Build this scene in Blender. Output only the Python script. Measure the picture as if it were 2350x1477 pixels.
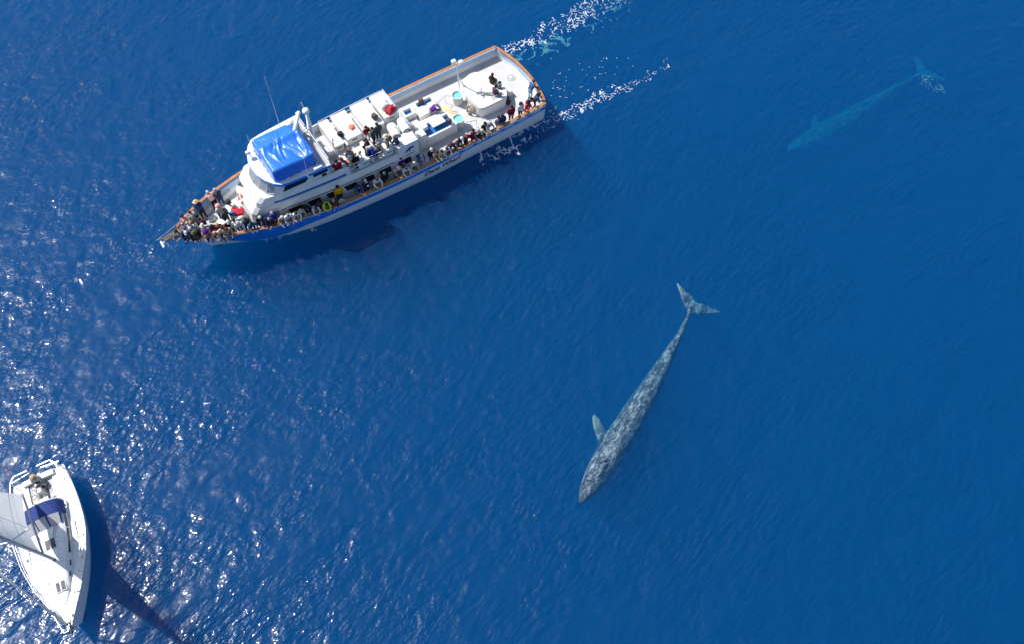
import bpy, bmesh, math, random
import numpy as np
from mathutils import Vector, Matrix, Quaternion

S = bpy.context.scene
for o in list(bpy.data.objects):
    bpy.data.objects.remove(o)
C = S.collection
R = math.radians

# ------------------------------------------------------------------ camera
cam_d = bpy.data.cameras.new('camera')
cam = bpy.data.objects.new('camera', cam_d)
C.objects.link(cam)
cam.location = (0, 0, 57.3)                      # drone height above the sea
cam.rotation_euler = (R(29.856), 0, 0)           # pitched up 30 degrees from straight down
cam_d.sensor_width = 36.0
cam_d.lens = 36.0 * 2250 / 2350
cam_d.clip_start = 0.5
cam_d.clip_end = 20000
S.camera = cam

# ------------------------------------------------------------------ sky, sun, exposure
SUN = Vector((-0.66, 0.27, 0.92)).normalized()   # towards the sun
EL = math.asin(SUN.z)
AZ = math.atan2(SUN.x, SUN.y)
W = bpy.data.worlds.new('World')
S.world = W
W.use_nodes = True
wn = W.node_tree
sky = wn.nodes.new('ShaderNodeTexSky')
sky.sky_type = 'NISHITA'
sky.sun_disc = False
sky.sun_elevation = EL
sky.sun_rotation = AZ
sky.air_density = 1.0
sky.dust_density = 1.0
bg = wn.nodes['Background']
bg.inputs['Strength'].default_value = 0.12
wn.links.new(sky.outputs['Color'], bg.inputs['Color'])
sl = bpy.data.lights.new('sun', 'SUN')
sl.energy = 5.0
sl.angle = R(0.53)
sl.color = (1.0, 0.96, 0.90)
sun = bpy.data.objects.new('sun', sl)
C.objects.link(sun)
sun.rotation_euler = SUN.to_track_quat('Z', 'Y').to_euler()
S.view_settings.view_transform = 'Standard'
S.view_settings.look = 'None'
S.view_settings.exposure = 0.2
S.view_settings.gamma = 1.0
S.view_settings.use_curve_mapping = False
S.cycles.use_denoising = True
S.cycles.use_adaptive_sampling = True
S.cycles.adaptive_threshold = 0.03
S.cycles.adaptive_min_samples = 16
S.cycles.max_bounces = 8
S.cycles.volume_bounces = 1
S.cycles.transparent_max_bounces = 10
S.cycles.caustics_reflective = False
S.cycles.caustics_refractive = False

# ------------------------------------------------------------------ helpers
def new_mat(name):
    m = bpy.data.materials.new(name)
    m.use_nodes = True
    return m, m.node_tree, m.node_tree.nodes, m.node_tree.links

def simple(name, col, rough=0.5, metal=0.0, var=0.06, scale=3.0, spec=0.5, bump=0.0, bscale=20.0):
    """painted / cloth / plain material with a little procedural unevenness"""
    m, t, n, l = new_mat(name)
    b = n['Principled BSDF']
    b.inputs['Roughness'].default_value = rough
    b.inputs['Metallic'].default_value = metal
    b.inputs['Specular IOR Level'].default_value = spec
    tc = n.new('ShaderNodeTexCoord')
    nz = n.new('ShaderNodeTexNoise')
    nz.inputs['Scale'].default_value = scale
    nz.inputs['Detail'].default_value = 4
    l.new(tc.outputs['Object'], nz.inputs['Vector'])
    mx = n.new('ShaderNodeMix')
    mx.data_type = 'RGBA'
    a = [max(0.0, c * (1 - var * 2)) for c in col]
    d = [min(1.0, c * (1 + var)) for c in col]
    mx.inputs[6].default_value = (*a, 1)
    mx.inputs[7].default_value = (*d, 1)
    l.new(nz.outputs['Fac'], mx.inputs[0])
    l.new(mx.outputs[2], b.inputs['Base Color'])
    if bump > 0:
        n2 = n.new('ShaderNodeTexNoise')
        n2.inputs['Scale'].default_value = bscale
        l.new(tc.outputs['Object'], n2.inputs['Vector'])
        bp = n.new('ShaderNodeBump')
        bp.inputs['Strength'].default_value = bump
        bp.inputs['Distance'].default_value = 0.02
        l.new(n2.outputs['Fac'], bp.inputs['Height'])
        l.new(bp.outputs['Normal'], b.inputs['Normal'])
    return m

def link(name, me, parent=None, mats=(), smooth=False, loc=None):
    for m in mats:
        me.materials.append(m)
    if smooth:
        me.polygons.foreach_set('use_smooth', [True] * len(me.polygons))
    o = bpy.data.objects.new(name, me)
    C.objects.link(o)
    if parent is not None:
        o.parent = parent
    if loc is not None:
        o.location = loc
    return o

def tag(o, label=None, cat=None, group=None, kind=None):
    if label: o['label'] = label
    if cat: o['category'] = cat
    if group: o['group'] = group
    if kind: o['kind'] = kind
    return o

def empty(name, loc=(0, 0, 0), rz=0.0):
    o = bpy.data.objects.new(name, None)
    C.objects.link(o)
    o.location = loc
    o.rotation_euler = (0, 0, rz)
    o.empty_display_size = 0.3
    return o

# ------------------------------------------------------------------ the sea
NX, NY, LX, LY = 800, 534, 120.0, 80.0
CX0, CY0 = 0.0, 38.0                              # centre of the finely waved sheet
rng = np.random.default_rng(7)

def ocean():
    kx = 2 * np.pi * np.fft.fftfreq(NX, LX / NX)
    ky = 2 * np.pi * np.fft.fftfreq(NY, LY / NY)
    KX, KY = np.meshgrid(kx, ky)
    k = np.hypot(KX, KY)
    k[0, 0] = 1e-6
    th = np.arctan2(KY, KX)
    def spec(L, wdir, spread, kmin, kmax):
        p = np.exp(-1.0 / (k * L) ** 2) / k ** 4
        d = np.abs(np.cos(th - wdir)) ** spread
        p = p * d * (k > kmin) * np.exp(-(k / kmax) ** 2)
        return p
    def field(p, rms_slope):
        amp = np.sqrt(p) * (rng.normal(size=p.shape) + 1j * rng.normal(size=p.shape))
        h = np.fft.ifft2(amp).real
        gy, gx = np.gradient(h, LY / NY, LX / NX)
        return h * rms_slope / np.sqrt((gx ** 2 + gy ** 2).mean())
    h = field(spec(0.5, R(-48), 2.5, 0.6, 20.0), 0.052)      # short wind chop
    h += field(spec(0.35, R(25), 0.6, 2.0, 20.0), 0.04)     # cross chop
    h += field(spec(3.0, R(-70), 4.0, 0.18, 1.2), 0.016)     # low swell
    return h

HGT = ocean()
xs = (np.arange(NX) / NX - 0.5) * LX + CX0
ys = (np.arange(NY) / NY - 0.5) * LY + CY0
ex = np.clip((LX / 2 - np.abs(xs - CX0)) / 6.0, 0, 1)
ey = np.clip((LY / 2 - np.abs(ys - CY0)) / 6.0, 0, 1)
HGT = HGT * ex[None, :] * ey[:, None]

def sea_z(x, y):
    fx = (np.asarray(x) - xs[0]) / (LX / NX)
    fy = (np.asarray(y) - ys[0]) / (LY / NY)
    ix = np.clip(fx.astype(int), 0, NX - 2); iy = np.clip(fy.astype(int), 0, NY - 2)
    u = np.clip(fx - ix, 0, 1); v = np.clip(fy - iy, 0, 1)
    return (HGT[iy, ix] * (1 - u) * (1 - v) + HGT[iy, ix + 1] * u * (1 - v)
            + HGT[iy + 1, ix] * (1 - u) * v + HGT[iy + 1, ix + 1] * u * v)

def build_sea():
    XX, YY = np.meshgrid(xs, ys)
    v = np.stack([XX, YY, HGT], -1).reshape(-1, 3)
    idx = np.arange(NX * NY).reshape(NY, NX)
    f = np.stack([idx[:-1, :-1], idx[:-1, 1:], idx[1:, 1:], idx[1:, :-1]], -1).reshape(-1, 4)
    # open water out to the horizon, then sides and a bottom so that the sea is one closed body
    x0, x1, y0, y1 = xs[0], xs[-1], ys[0], ys[-1]
    border = np.concatenate([idx[0, :-1], idx[:-1, -1], idx[-1, :0:-1], idx[:0:-1, 0]])
    n = len(border)
    verts = [v]; faces = [f]; base = len(v); prev = border
    ctr = np.array([CX0, CY0])
    for k, sc in enumerate((1.6, 4, 14, 60, 150)):
        p = v[border].copy(); p[:, :2] = ctr + (p[:, :2] - ctr) * sc; p[:, 2] = 0
        cur = np.arange(base, base + n); base += n
        verts.append(p)
        faces.append(np.stack([np.roll(prev, -1), prev, cur, np.roll(cur, -1)], -1))
        prev = cur
    p = verts[-1].copy(); p[:, 2] = -60.0
    cur = np.arange(base, base + n); base += n
    verts.append(p); faces.append(np.stack([np.roll(prev, -1), prev, cur, np.roll(cur, -1)], -1))
    prev = cur
    verts.append(np.array([[CX0, CY0, -60.0]])); c = base
    tri = np.stack([np.roll(prev, -1), prev, np.full(n, c)], -1)
    V = np.concatenate(verts); Q = np.concatenate(faces)
    me = bpy.data.meshes.new('sea')
    nl = Q.size + tri.size
    me.vertices.add(len(V)); me.vertices.foreach_set('co', V.ravel())
    me.loops.add(nl); me.loops.foreach_set('vertex_index', np.concatenate([Q.ravel(), tri.ravel()]).astype(np.int32))
    me.polygons.add(len(Q) + len(tri))
    me.polygons.foreach_set('loop_start', np.concatenate([np.arange(len(Q)) * 4, Q.size + np.arange(len(tri)) * 3]).astype(np.int32))
    mi = np.zeros(len(Q) + len(tri), np.int32); mi[-(len(tri) + n):] = 1
    me.polygons.foreach_set('material_index', mi)
    me.update(calc_edges=True)
    return me

RIPPLE, SHEEN, BODY = 0.130, 0.40, (0.0, 0.078, 0.250)
def water_material():
    m, t, n, l = new_mat('sea water')
    n.remove(n['Principled BSDF'])
    out = n['Material Output']
    tc = n.new('ShaderNodeNewGeometry')
    def noise(scale, rot, sx, detail=3.0, rough=0.5):
        mp = n.new('ShaderNodeMapping')
        mp.vector_type = 'TEXTURE'                   # turn first, then stretch along the crests
        mp.inputs['Rotation'].default_value = (0, 0, rot)
        mp.inputs['Scale'].default_value = (sx, 1, 1)
        l.new(tc.outputs['Position'], mp.inputs['Vector'])
        z = n.new('ShaderNodeTexNoise')
        z.inputs['Scale'].default_value = scale
        z.inputs['Detail'].default_value = detail
        z.inputs['Roughness'].default_value = rough
        l.new(mp.outputs['Vector'], z.inputs['Vector'])
        return z
    rip = noise(2.7, R(42), 1.8, 2.0, 0.6)         # wind ripples a few decimetres long
    gust = noise(0.20, R(35), 2.0, 2.0, 0.6)             # patches of more and less wind
    gr = n.new('ShaderNodeMapRange')
    gr.inputs[1].default_value = 0.35; gr.inputs[2].default_value = 0.62
    gr.inputs[3].default_value = 0.30; gr.inputs[4].default_value = 1.0
    l.new(gust.outputs['Fac'], gr.inputs[0])
    bp = n.new('ShaderNodeBump')
    bp.inputs['Distance'].default_value = RIPPLE
    l.new(rip.outputs['Fac'], bp.inputs['Height'])
    l.new(gr.outputs[0], bp.inputs['Strength'])
    fr = n.new('ShaderNodeFresnel'); fr.inputs['IOR'].default_value = 1.333
    l.new(bp.outputs['Normal'], fr.inputs['Normal'])
    gl = n.new('ShaderNodeBsdfGlossy')              # mirror facets
    gl.inputs['Roughness'].default_value = 0.045
    l.new(bp.outputs['Normal'], gl.inputs['Normal'])
    g2 = n.new('ShaderNodeBsdfGlossy')              # facets roughened by capillary ripples too small to see
    g2.inputs['Roughness'].default_value = 0.28
    l.new(bp.outputs['Normal'], g2.inputs['Normal'])
    gm = n.new('ShaderNodeMixShader'); gm.inputs[0].default_value = SHEEN
    l.new(gl.outputs[0], gm.inputs[1]); l.new(g2.outputs[0], gm.inputs[2])
    tr = n.new('ShaderNodeBsdfTransparent')
    df = n.new('ShaderNodeBsdfDiffuse')             # light scattered back just under the surface
    df.inputs['Color'].default_value = (*BODY, 1)
    b2 = n.new('ShaderNodeBump'); b2.inputs['Distance'].default_value = RIPPLE * 3.8
    l.new(rip.outputs['Fac'], b2.inputs['Height']); l.new(gr.outputs[0], b2.inputs['Strength'])
    l.new(b2.outputs['Normal'], df.inputs['Normal'])
    bm_ = n.new('ShaderNodeMixShader'); bm_.inputs[0].default_value = 0.15
    l.new(tr.outputs[0], bm_.inputs[1]); l.new(df.outputs[0], bm_.inputs[2])
    mx = n.new('ShaderNodeMixShader')
    l.new(fr.outputs[0], mx.inputs[0]); l.new(bm_.outputs[0], mx.inputs[1]); l.new(gm.outputs[0], mx.inputs[2])
    l.new(mx.outputs[0], out.inputs['Surface'])
    # the body of the sea: scattering and absorbing water
    sc = n.new('ShaderNodeVolumeScatter'); ab = n.new('ShaderNodeVolumeAbsorption'); ad = n.new('ShaderNodeAddShader')
    ss = (0.0003, 0.040, 0.098)                        # scattering per metre
    aa = (0.36, 0.10, 0.026)                         # absorption per metre
    d = max(ss)
    sc.inputs['Color'].default_value = (*[x / d for x in ss], 1); sc.inputs['Density'].default_value = d
    sc.inputs['Anisotropy'].default_value = 0.0
    ab.inputs['Color'].default_value = (*[1 - x for x in aa], 1); ab.inputs['Density'].default_value = 1.0
    l.new(sc.outputs[0], ad.inputs[0]); l.new(ab.outputs[0], ad.inputs[1])
    l.new(ad.outputs[0], out.inputs['Volume'])
    m.cycles.homogeneous_volume = True
    return m

sea = link('sea', build_sea(), None, [water_material(), simple('deep water floor', (0.0, 0.01, 0.03), 1.0, spec=0.0)], smooth=True)
tag(sea, kind='structure')

# ------------------------------------------------------------------ mesh collector
class MB:
    def __init__(self):
        self.v = []; self.f = []; self.m = []
    def add(self, vs, fs, mi=0):
        b = len(self.v)
        self.v += [tuple(p) for p in vs]
        self.f += [tuple(i + b for i in f) for f in fs]
        self.m += [mi] * len(fs)
        return self
    def box(self, a, b, mi=0):
        x0, y0, z0 = a; x1, y1, z1 = b
        vs = [(x0, y0, z0), (x1, y0, z0), (x1, y1, z0), (x0, y1, z0), (x0, y0, z1), (x1, y0, z1), (x1, y1, z1), (x0, y1, z1)]
        return self.add(vs, [(3, 2, 1, 0), (4, 5, 6, 7), (0, 1, 5, 4), (1, 2, 6, 5), (2, 3, 7, 6), (3, 0, 4, 7)], mi)
    def rbox(self, a, b, r=0.05, mi=0):
        """box with bevelled edges"""
        bm = bmesh.new()
        bmesh.ops.create_cube(bm, size=1)
        c = [(p + q) / 2 for p, q in zip(a, b)]; d = [abs(q - p) for p, q in zip(a, b)]
        for v in bm.verts:
            v.co = Vector((c[i] + v.co[i] * d[i] for i in range(3)))
        bmesh.ops.bevel(bm, geom=bm.edges[:], offset=min(r, min(d) * 0.45), segments=2, affect='EDGES', profile=0.5)
        bm.verts.index_update()
        self.add([v.co[:] for v in bm.verts], [[v.index for v in f.verts] for f in bm.faces], mi)
        bm.free()
        return self
    def prism(self, outline, z0, z1, mi=0, top=None, r=0.0):
        """outline: list of (x, y) counter-clockwise; top: outline at z1"""
        top = top or outline
        n = len(outline)
        vs = [(x, y, z0) for x, y in outline] + [(x, y, z1) for x, y in top]
        fs = [tuple(range(n - 1, -1, -1)), tuple(range(n, 2 * n))] + [(i, (i + 1) % n, n + (i + 1) % n, n + i) for i in range(n)]
        return self.add(vs, fs, mi)
    def tube(self, pts, r, n=8, mi=0, closed=False, r1=None, caps=True):
        pts = [Vector(p) for p in pts]
        N = len(pts); rings = []
        for i, p in enumerate(pts):
            a = pts[(i - 1) % N] if (closed or i > 0) else p
            b = pts[(i + 1) % N] if (closed or i < N - 1) else p
            d = (b - a).normalized()
            u = d.cross(Vector((0, 0, 1)))
            if u.length < 1e-3: u = d.cross(Vector((1, 0, 0)))
            u.normalize(); w = u.cross(d)
            rr = r if r1 is None else r + (r1 - r) * i / max(1, N - 1)
            rings.append([p + (u * math.cos(2 * math.pi * k / n) + w * math.sin(2 * math.pi * k / n)) * rr for k in range(n)])
        vs = [q for g in rings for q in g]; fs = []
        for i in range(N if closed else N - 1):
            j = (i + 1) % N
            for k in range(n):
                fs.append((i * n + k, j * n + k, j * n + (k + 1) % n, i * n + (k + 1) % n))
        if not closed and caps:
            fs.append(tuple(range(n))); fs.append(tuple((N - 1) * n + k for k in range(n - 1, -1, -1)))
        return self.add(vs, fs, mi)
    def capsule(self, p0, r0, p1, r1, n=10, mi=0):
        p0, p1 = Vector(p0), Vector(p1)
        d = p1 - p0
        L = d.length
        d = d.normalized() if L > 1e-6 else Vector((0, 0, 1))
        u = d.cross(Vector((0.3, 0.9, 0.1)))
        u.normalize(); w = d.cross(u)
        prof = []
        for a in (-60, -30): prof.append((p0 + d * r0 * math.sin(R(a)), r0 * math.cos(R(a))))
        prof.append((p0, r0)); prof.append((p1, r1))
        for a in (30, 60): prof.append((p1 + d * r1 * math.sin(R(a)), r1 * math.cos(R(a))))
        vs = [p0 - d * r0]
        for c, rr in prof:
            vs += [c + (u * math.cos(2 * math.pi * k / n) + w * math.sin(2 * math.pi * k / n)) * rr for k in range(n)]
        vs.append(p1 + d * r1)
        fs = []
        for k in range(n):
            fs.append((0, 1 + (k + 1) % n, 1 + k))
            for i in range(len(prof) - 1):
                a = 1 + i * n
                fs.append((a + k, a + (k + 1) % n, a + n + (k + 1) % n, a + n + k))
            fs.append((1 + (len(prof) - 1) * n + k, 1 + (len(prof) - 1) * n + (k + 1) % n, len(vs) - 1))
        return self.add(vs, fs, mi)
    def lathe(self, prof, c=(0, 0, 0), n=24, mi=0, axis='z'):
        vs = []; fs = []
        for r, z in prof:
            r = max(r, 0.004)
            for k in range(n):
                a = 2 * math.pi * k / n
                p = (r * math.cos(a), r * math.sin(a), z)
                if axis == 'x': p = (p[2], p[0], p[1])
                if axis == 'y': p = (p[1], p[2], p[0])
                vs.append((p[0] + c[0], p[1] + c[1], p[2] + c[2]))
        for i in range(len(prof) - 1):
            for k in range(n):
                fs.append((i * n + k, i * n + (k + 1) % n, (i + 1) * n + (k + 1) % n, (i + 1) * n + k))
        fs.append(tuple(range(n - 1, -1, -1))); fs.append(tuple((len(prof) - 1) * n + k for k in range(n)))
        return self.add(vs, fs, mi)
    def mesh(self, name):
        me = bpy.data.meshes.new(name)
        me.from_pydata(self.v, [], self.f)
        me.polygons.foreach_set('material_index', self.m)
        me.validate()
        me.update()
        return me
    def build(self, name, mats, parent=None, smooth=False, fix=False):
        if not isinstance(mats, (list, tuple)): mats = [mats]
        me = self.mesh(name)
        if fix:
            bm = bmesh.new(); bm.from_mesh(me)
            bmesh.ops.remove_doubles(bm, verts=bm.verts[:], dist=1e-4)
            bmesh.ops.recalc_face_normals(bm, faces=bm.faces[:]); bm.to_mesh(me); bm.free()
        o = link(name, me, parent, mats, False)
        if smooth:
            me.polygons.foreach_set('use_smooth', [True] * len(me.polygons))
            if smooth == 'auto':
                set_sharp(me)
        return o

def set_sharp(me, ang=R(35)):
    bm = bmesh.new(); bm.from_mesh(me)
    for e in bm.edges:
        e.smooth = len(e.link_faces) == 2 and e.calc_face_angle(0.0) < ang
    bm.to_mesh(me); bm.free()

def interp(x, tab):
    return float(np.interp(x, [a for a, b in tab], [b for a, b in tab]))

# ------------------------------------------------------------------ materials
M = {}
M['white'] = simple('white gelcoat', (0.80, 0.80, 0.79), 0.4, var=0.07, scale=1.6)
M['hullwhite'] = simple('white hull paint', (0.82, 0.83, 0.83), 0.3, var=0.05, scale=0.7)
M['deck'] = simple('grey deck paint', (0.56, 0.56, 0.56), 0.75, var=0.11, scale=1.1, bump=0.15, bscale=60)
M['blue'] = simple('blue hull stripe', (0.015, 0.22, 0.78), 0.3, var=0.05, scale=0.8)
M['trim'] = simple('blue trim paint', (0.015, 0.13, 0.42), 0.4, var=0.05)
M['pale'] = simple('pale blue bulwark paint and sun patch', (0.42, 0.58, 0.78), 0.5, var=0.05)
M['wood'] = simple('varnished wood rail', (0.45, 0.195, 0.075), 0.4, var=0.22, scale=2.5)
M['glass'] = simple('dark window glass', (0.012, 0.02, 0.035), 0.06, var=0.1)
M['glassgrey'] = simple('grey tinted windscreen', (0.30, 0.33, 0.36), 0.08, var=0.1)
M['black'] = simple('black rubber', (0.02, 0.02, 0.022), 0.6)
M['dark'] = simple('dark grey plastic', (0.06, 0.06, 0.07), 0.6)
M['steel'] = simple('stainless steel', (0.62, 0.63, 0.65), 0.25, metal=0.9, var=0.04)
M['grey'] = simple('light grey plastic', (0.42, 0.42, 0.44), 0.5)
M['red'] = simple('red cloth', (0.50, 0.015, 0.03), 0.8, bump=0.4, bscale=25)
M['orange'] = simple('orange life ring', (0.75, 0.16, 0.05), 0.6)
M['tank'] = simple('blue tank lining', (0.02, 0.16, 0.45), 0.4, var=0.1)
M['tankpale'] = simple('teal tank water', (0.22, 0.62, 0.58), 0.1, var=0.12)
M['rope'] = simple('tan rope', (0.42, 0.36, 0.27), 0.9, bump=0.5, bscale=40)
M['yellow'] = simple('yellow fibreglass', (0.72, 0.48, 0.10), 0.5)
M['cream'] = simple('cream canvas', (0.62, 0.58, 0.48), 0.8, bump=0.3)
M['logo'] = simple('blue painted emblem', (0.06, 0.07, 0.25), 0.5)
M['letter'] = simple('black lettering', (0.01, 0.01, 0.02), 0.5)
M['bag'] = simple('dark canvas bag', (0.035, 0.035, 0.045), 0.85, bump=0.4)
M['brownbag'] = simple('brown bag', (0.12, 0.085, 0.06), 0.85, bump=0.4)
M['keel'] = simple('dark blue bottom paint', (0.01, 0.05, 0.13), 0.7)

def tarp_mat():
    m, t, n, l = new_mat('blue tarpaulin')
    b = n['Principled BSDF']
    b.inputs['Base Color'].default_value = (0.02, 0.17, 0.72, 1)
    b.inputs['Roughness'].default_value = 0.32
    tc = n.new('ShaderNodeTexCoord'); nz = n.new('ShaderNodeTexNoise')
    nz.inputs['Scale'].default_value = 5.0; nz.inputs['Detail'].default_value = 5
    mp = n.new('ShaderNodeMapping'); mp.inputs['Scale'].default_value = (1.6, 0.7, 1.0); mp.inputs['Rotation'].default_value = (0, 0, R(25))
    l.new(tc.outputs['Object'], mp.inputs['Vector']); l.new(mp.outputs['Vector'], nz.inputs['Vector'])
    bp = n.new('ShaderNodeBump'); bp.inputs['Strength'].default_value = 0.5; bp.inputs['Distance'].default_value = 0.05
    l.new(nz.outputs['Fac'], bp.inputs['Height']); l.new(bp.outputs['Normal'], b.inputs['Normal'])
    return m
M['tarp'] = tarp_mat()

# ------------------------------------------------------------------ the excursion boat
# own frame: x aft from the stem, y to starboard, z up from the waterline
BX, BY, BH = -22.80641, 37.99442, R(33.2875)
boat = empty('passenger_boat', (BX, BY, 0), BH)
tag(boat, 'long white and blue whale watching boat crowded with passengers, wooden rail all round', 'boat')
def B(x, y, z=0.0):
    """boat frame to world"""
    c, s = math.cos(BH), math.sin(BH)
    return Vector((BX + c * x - s * y, BY + s * x + c * y, z))

RAILT = [(0, .10), (.5, .55), (1.14, 1.0), (2.4, 1.7), (4.1, 2.25), (5.75, 2.7), (8.2, 3.17), (11.4, 3.5), (14.8, 3.65), (18.5, 3.66), (22, 3.62), (26, 3.56), (28, 3.5)]
WLT = [(2.0, .04), (2.5, .25), (4.04, .98), (5.72, 1.72), (6.87, 2.12), (8.1, 2.45), (10, 2.75), (12.4, 2.95), (14.8, 3.1), (18.3, 3.27), (22, 3.27), (28, 3.2)]
def zr(s): return 2.1 + 0.85 * max(0.0, 1 - s / 16.0) ** 1.6           # top of the rail
def zd(s): return zr(s) - 1.0                                           # deck
def hb(s): return interp(s, RAILT)
def stem(z): return 2.0 * max(0.0, 1 - max(0.0, z) / 2.95) ** 0.85
ZLOW = [(0, 2.9), (.7, 2.2), (1.5, 1.55), (1.75, .05), (4.3, .05), (5.4, .4), (7.5, 1.05), (11, 1.34), (28, 1.42)]

def hull_pt(u, z):
    s0 = u * 28.0
    zt = zr(s0) - 0.24
    a = hb(s0)
    s = stem(z) + (28.0 - stem(z)) * u if z >= 0 else 2.0 + 26.0 * u - 0.8 * z * (1 - u)
    b = interp(2.0 + 26.0 * u, WLT)
    k = max(0.0, min(1.0, z / zt))
    p = 0.95 - 0.4 * min(1.0, u / 0.35)             # hollow flare at the bow, fuller sides aft
    w = b + (a - b) * k ** p if z >= 0 else b * max(.25, 1 + 1.2 * z)
    return s, w

def transom_s(t, half): return 28.0 + 0.6 * (1 - (t / half) ** 2)

US = [0, .012, .03, .055, .085, .12, .16, .2, .25, .3, .35, .4, .45, .5, .56, .62, .68, .74, .8, .86, .92, .97, 1.0]
ROWS = 12
def build_hull():
    m = MB()
    ring = []
    # port stern -> bow -> starboard stern -> transom, as one closed ring per row
    cols = [(u, -1) for u in reversed(US)] + [(u, 1) for u in US[1:]]
    tr = [k / 10.0 for k in range(1, 10)]
    n = len(cols) + len(tr)
    rows = []
    for r in range(ROWS + 1):
        row = []
        for u, sd in cols:
            s0 = u * 28.0; zt = zr(s0) - 0.24; zl = min(interp(s0, ZLOW), zt - 0.05)
            if r <= 2: z = -0.34 + 0.17 * r
            elif r <= 6: z = zl * (r - 2) / 4.0
            else: z = zl + (zt - zl) * (r - 6) / 6.0
            s, w = hull_pt(u, z)
            row.append((s, sd * w, z))
        a, b = row[-1], row[0]
        for k in tr:
            t = a[1] + (b[1] - a[1]) * k
            lean = 0.35 * max(0.0, a[2]) / 2.0 - 0.35
            row.append((transom_s(t, abs(a[1])) + lean * (1 - (t / a[1]) ** 2), t, a[2]))
        rows.append(row)
    vs = [p for row in rows for p in row]
    def mi(r): return 2 if r < 2 else (0 if r < 6 else 1)
    for r in range(ROWS):
        fs = [(r * n + k, r * n + (k + 1) % n, (r + 1) * n + (k + 1) % n, (r + 1) * n + k) for k in range(n)]
        if r == 0: m.add(vs, [], 0)
        m.f += fs; m.m += [mi(r)] * len(fs)
    m.f.append(tuple(range(n))); m.m.append(2)
    return m
build_hull().build('hull', [M['hullwhite'], M['blue'], M['keel']], boat, smooth='auto', fix=True)

def edge_path(off, z, n=60, s0=0.0):
    """port stern corner -> stem -> starboard stern corner -> along the transom, inset by off"""
    pts = []
    ss = [28 - 28 * k / n for k in range(n)] + [0]
    for s in ss:
        pts.append((max(s, off * 1.2) if s < 1.5 else s, -max(0.03, hb(s) - off)))
    for s in reversed(ss[:-1]):
        pts.append((max(s, off * 1.2) if s < 1.5 else s, max(0.03, hb(s) - off)))
    for k in range(1, 16):
        t = 3.5 - 7.0 * k / 16
        pts.append((transom_s(t, 3.5) - off, t * (1 - off / 3.5)))
    return pts

def strip(pts_a, za, pts_b, zb, mi=0, m=None, closed=True):
    m = m or MB()
    n = len(pts_a)
    vs = [(x, y, za(x) if callable(za) else za) for x, y in pts_a] + [(x, y, zb(x) if callable(zb) else zb) for x, y in pts_b]
    fs = [(i, (i + 1) % n, n + (i + 1) % n, n + i) for i in range(n if closed else n - 1)]
    return m.add(vs, fs, mi)

# deck
def zdk(s): return zd(min(s, 28))
dk = MB()
P = edge_path(0.10, 0)
half = len([1 for p in P[:61]])
rowsd = []
for s in [0.5, 1, 1.6, 2.4, 3.2, 4.2, 5.5, 7, 9, 11, 13, 15, 17, 19, 21, 23, 25, 26.5, 28.0]:
    u0 = s / 28.0
    sx_, wd = hull_pt(u0, zd(s)); wd -= .05
    rowsd.append([(sx_, -wd + 2 * wd * k / 8.0, zd(s)) for k in range(9)])
rowsd.append([(transom_s(-3.4 + 6.8 * k / 8, 3.5) - 0.1, -3.4 + 6.8 * k / 8, zd(28)) for k in range(9)])
nd = len(rowsd)
dk.add([p for r in rowsd for p in r], [(i * 9 + k, (i + 1) * 9 + k, (i + 1) * 9 + k + 1, i * 9 + k + 1) for i in range(nd - 1) for k in range(8)])
dk.build('deck', M['deck'], boat)
# inside of the bulwark and its top edge
bw = MB()
def inner_path(off, zf, n=60):
    pts = []
    ss = [28 - 28 * k / n for k in range(n)] + [0]
    for sd, seq in ((-1, ss), (1, list(reversed(ss[:-1])))):
        for s0 in seq:
            z = zf(s0); s, w = hull_pt(s0 / 28.0, min(z, zr(s0) - .24))
            pts.append((s + (off if s0 < .5 else 0), sd * max(0.03, w - off), z))
    for k in range(1, 16):
        t = 3.5 - 7.0 * k / 16
        pts.append((transom_s(t, 3.5) - off, t * (1 - off / 3.5), zf(28)))
    return pts
def strip3(A, Bq, mi, m):
    n = len(A)
    return m.add(A + Bq, [(i, (i + 1) % n, n + (i + 1) % n, n + i) for i in range(n)], mi)
l0 = inner_path(0.09, lambda s: zd(s) - .03); l1 = inner_path(0.09, lambda s: zd(s) + 0.36); l2 = inner_path(0.09, lambda s: zr(s) - 0.238)
l3 = inner_path(-0.002, lambda s: zr(s) - 0.238)
strip3(l0, l1, 0, bw); strip3(l1, l2, 1, bw); strip3(l2, l3, 1, bw)
bw.build('bulwark', [M['white'], M['pale']], boat, fix=True)
# wooden cap rail on stanchions
cr = MB()
ca = edge_path(-0.05, 0); cb = edge_path(0.17, 0)
Z0 = lambda s: zr(min(s, 28)) - 0.05
Z1 = lambda s: zr(min(s, 28))
strip(ca, Z1, cb, Z1, 0, cr); strip(cb, Z0, ca, Z0, 0, cr); strip(ca, Z0, ca, Z1, 0, cr); strip(cb, Z1, cb, Z0, 0, cr)
cr.build('cap_rail', M['wood'], boat, fix=True)
sm = MB().box((-.03, -.03, -.24), (.03, .03, -.04)).mesh('stanchion'); sm.materials.append(M['white'])
pm = edge_path(0.05, 0)
acc = 0.0
for i in range(1, len(pm)):
    acc += math.dist(pm[i], pm[i - 1])
    if acc > 1.25:
        acc = 0.0
        link('stanchion', sm, boat, loc=(pm[i][0], pm[i][1], zr(min(pm[i][0], 28))))
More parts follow.
